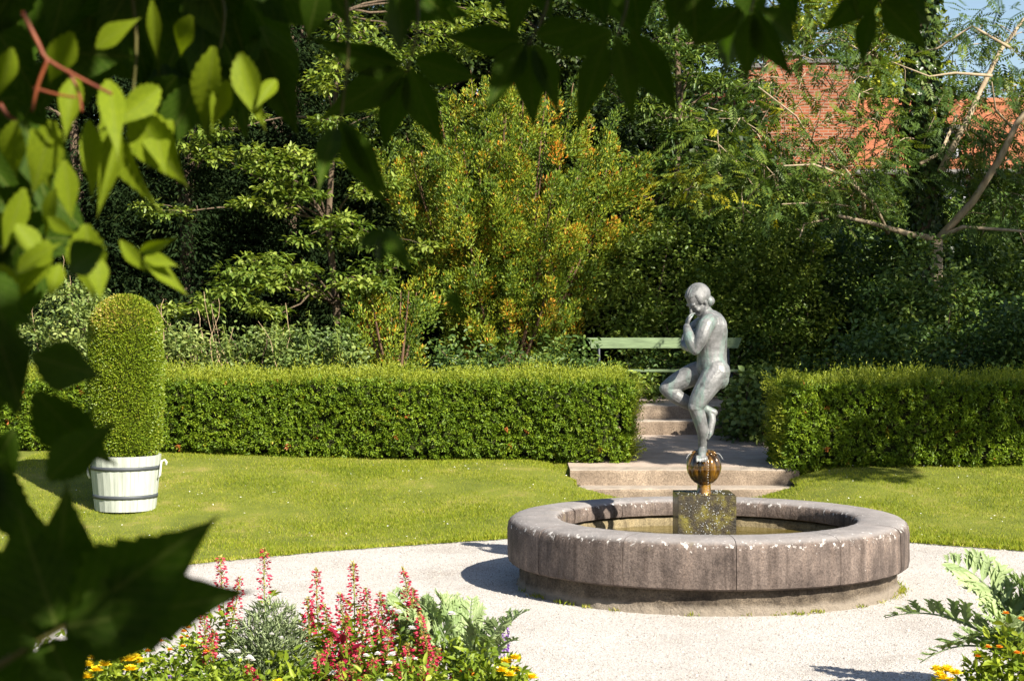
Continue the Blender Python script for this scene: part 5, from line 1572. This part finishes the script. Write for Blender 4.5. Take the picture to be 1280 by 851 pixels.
for b, t, w, d in dark:
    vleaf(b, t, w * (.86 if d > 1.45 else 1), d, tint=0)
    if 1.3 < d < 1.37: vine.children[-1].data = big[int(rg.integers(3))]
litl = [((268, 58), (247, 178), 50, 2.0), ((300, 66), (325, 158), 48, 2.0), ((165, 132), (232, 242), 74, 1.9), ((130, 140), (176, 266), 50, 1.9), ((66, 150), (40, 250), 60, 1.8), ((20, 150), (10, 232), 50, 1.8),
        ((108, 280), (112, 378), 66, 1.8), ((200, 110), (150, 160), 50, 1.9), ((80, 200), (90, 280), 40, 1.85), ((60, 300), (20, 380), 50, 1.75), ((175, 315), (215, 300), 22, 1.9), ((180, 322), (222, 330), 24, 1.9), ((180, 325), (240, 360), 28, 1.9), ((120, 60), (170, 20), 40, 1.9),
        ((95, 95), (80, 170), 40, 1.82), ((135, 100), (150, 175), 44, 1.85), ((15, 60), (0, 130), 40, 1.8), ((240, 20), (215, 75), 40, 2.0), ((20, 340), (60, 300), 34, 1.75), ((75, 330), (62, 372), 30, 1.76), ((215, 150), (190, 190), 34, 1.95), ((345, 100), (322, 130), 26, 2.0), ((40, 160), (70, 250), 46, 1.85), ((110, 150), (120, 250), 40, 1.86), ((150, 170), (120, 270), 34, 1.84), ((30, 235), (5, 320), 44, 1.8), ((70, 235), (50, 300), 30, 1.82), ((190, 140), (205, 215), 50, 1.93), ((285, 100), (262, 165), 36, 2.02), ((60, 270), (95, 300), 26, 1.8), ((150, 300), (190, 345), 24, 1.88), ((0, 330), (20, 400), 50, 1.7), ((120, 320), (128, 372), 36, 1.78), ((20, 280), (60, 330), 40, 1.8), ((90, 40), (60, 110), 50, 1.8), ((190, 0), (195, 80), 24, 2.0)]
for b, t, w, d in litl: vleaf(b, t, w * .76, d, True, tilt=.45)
# further leaves filling the dark mass of creeper overhead and down the left side
def fill(n, xr, yr, dr, size, hang=1.0, tint=None):
    for k in range(n):
        a = rg.uniform(*xr); b = rg.uniform(*yr); L = rg.uniform(*size)
        th = math.pi / 2 + rg.normal(0, .75) * (1 if hang else 2)
        vleaf((a, b), (a + L * math.cos(th), b + L * math.sin(th)), L * rg.uniform(.42, .6), rg.uniform(*dr), tint=tint)
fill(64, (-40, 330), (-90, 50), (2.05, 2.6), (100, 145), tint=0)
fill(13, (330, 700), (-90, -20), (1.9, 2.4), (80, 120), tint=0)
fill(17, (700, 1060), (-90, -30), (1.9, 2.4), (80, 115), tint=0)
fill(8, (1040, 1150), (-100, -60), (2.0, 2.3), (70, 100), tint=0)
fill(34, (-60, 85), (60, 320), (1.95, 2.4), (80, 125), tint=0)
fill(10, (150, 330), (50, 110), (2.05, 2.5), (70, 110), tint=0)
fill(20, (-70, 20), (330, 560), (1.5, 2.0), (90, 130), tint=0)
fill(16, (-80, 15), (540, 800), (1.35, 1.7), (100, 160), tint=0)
# stems
MT['petiole'] = noise_mat('green_petioles', [(.3, (.05, .06, .012)), (.7, (.11, .09, .025))], 20, 3, .5, 0)
def cane(pts, d, r0, r1, nm='cane', mt='petiole'):
    q = np.array([P(a, b, dd) for (a, b), dd in zip(pts, np.broadcast_to(d, len(pts)))])
    n_ = len(q); o_ = []
    for i in range(n_ - 1):
        p0, p1, p2, p3 = q[max(i - 1, 0)], q[i], q[i + 1], q[min(i + 2, n_ - 1)]
        for t in np.linspace(0, 1, 5, endpoint=False):
            o_.append(.5 * ((2 * p1) + (-p0 + p2) * t + (2 * p0 - 5 * p1 + 4 * p2 - p3) * t * t + (-p0 + 3 * p1 - 3 * p2 + p3) * t ** 3))
    o_.append(q[-1])
    MB().tube(o_, np.linspace(r0, r1, len(o_)), 7).build(nm, MT[mt], vine, True)
cane([(28, 15), (48, 55), (60, 75), (100, 98), (140, 118)], 1.75, .0026, .0016, mt='cane')
cane([(60, 75), (48, 105), (40, 140)], 1.75, .0022, .0014, mt='cane'); cane([(85, 88), (98, 115), (102, 140)], 1.76, .002, .0014, mt='cane'); cane([(0, 130), (10, 145), (20, 150)], 1.75, .0022, .0018, mt='cane')
cane([(42, 110), (70, 118), (95, 122)], 1.76, .0016, .0012, mt='cane')
cane([(-60, -60), (120, -40), (330, -30), (520, -25), (700, -40), (900, -30), (1110, -40)], 2.1, .008, .004)
for a, b in (((520, -25), (508, 92)), ((690, -40), (660, 58)), ((780, -40), (772, 45)), ((930, -30), (938, 16)), ((1090, -40), (1100, 4)), ((430, -28), (425, 155)), ((270, -30), (275, 60)), ((160, -38), (165, 132))):
    cane([a, ((a[0] + b[0]) / 2 + 8, (a[1] + b[1]) / 2), b], 2.05, .0022, .0014)
cane([(-90, 900), (-30, 850), (40, 805), (88, 778)], 1.36, .004, .002)
cane([(-60, -60), (-80, 200), (-60, 450), (-90, 700), (-120, 950)], 1.6, .010, .008)
# unseen creeper leaves added for shade, gaps cut along sun rays to lit leaves
n = 30000
pos = np.stack([rg.uniform(-3.2, 4.2, n), rg.uniform(-3.4, 1.9, n), rg.uniform(2.72, 3.25, n)], 1)
S = np.array(SUN)
keep = np.ones(n, bool)
for q in lit_pts:
    v = pos - q
    t = v @ S
    dist = np.linalg.norm(v - t[:, None] * S, axis=1)
    keep &= ~((dist < .075) & (t > 0))
pos = pos[keep]; n = len(pos)
V, Fc, t = leaf_arrays(pos, rdir(rg, n) * [1, 1, .4] + [0, 0, -.4], np.array([0, 0, .7]) + rdir(rg, n) * .7, rg.uniform(.08, .14, n), rg.uniform(.05, .08, n), rg.uniform(0, .6, n), T_LEAF)
link('roof_foliage', mesh('roof_foliage', V, Fc, MT['vine'], tint=t), vine)['kind'] = 'stuff'
pg = tag(empty('unseen_pergola', (0, 0, 0)), 'unseen timber pergola added over the viewpoint to carry the shading creeper', 'pergola')  # unseen posts and rafters added to hold the shading leaves
for x in (-3.0, 3.6):
    for y in (-3.0, 1.6): MB().box((x, y, 1.33), (.12, .12, 2.7)).build('post', MT['timber'], pg)
    MB().box((x, -.7, 2.72), (.1, 5.4, .14)).build('beam', MT['timber'], pg)
for y in np.linspace(-3.0, 1.6, 7): MB().box((.3, y, 2.83), (7.2, .06, .09)).build('rafter', MT['timber'], pg)
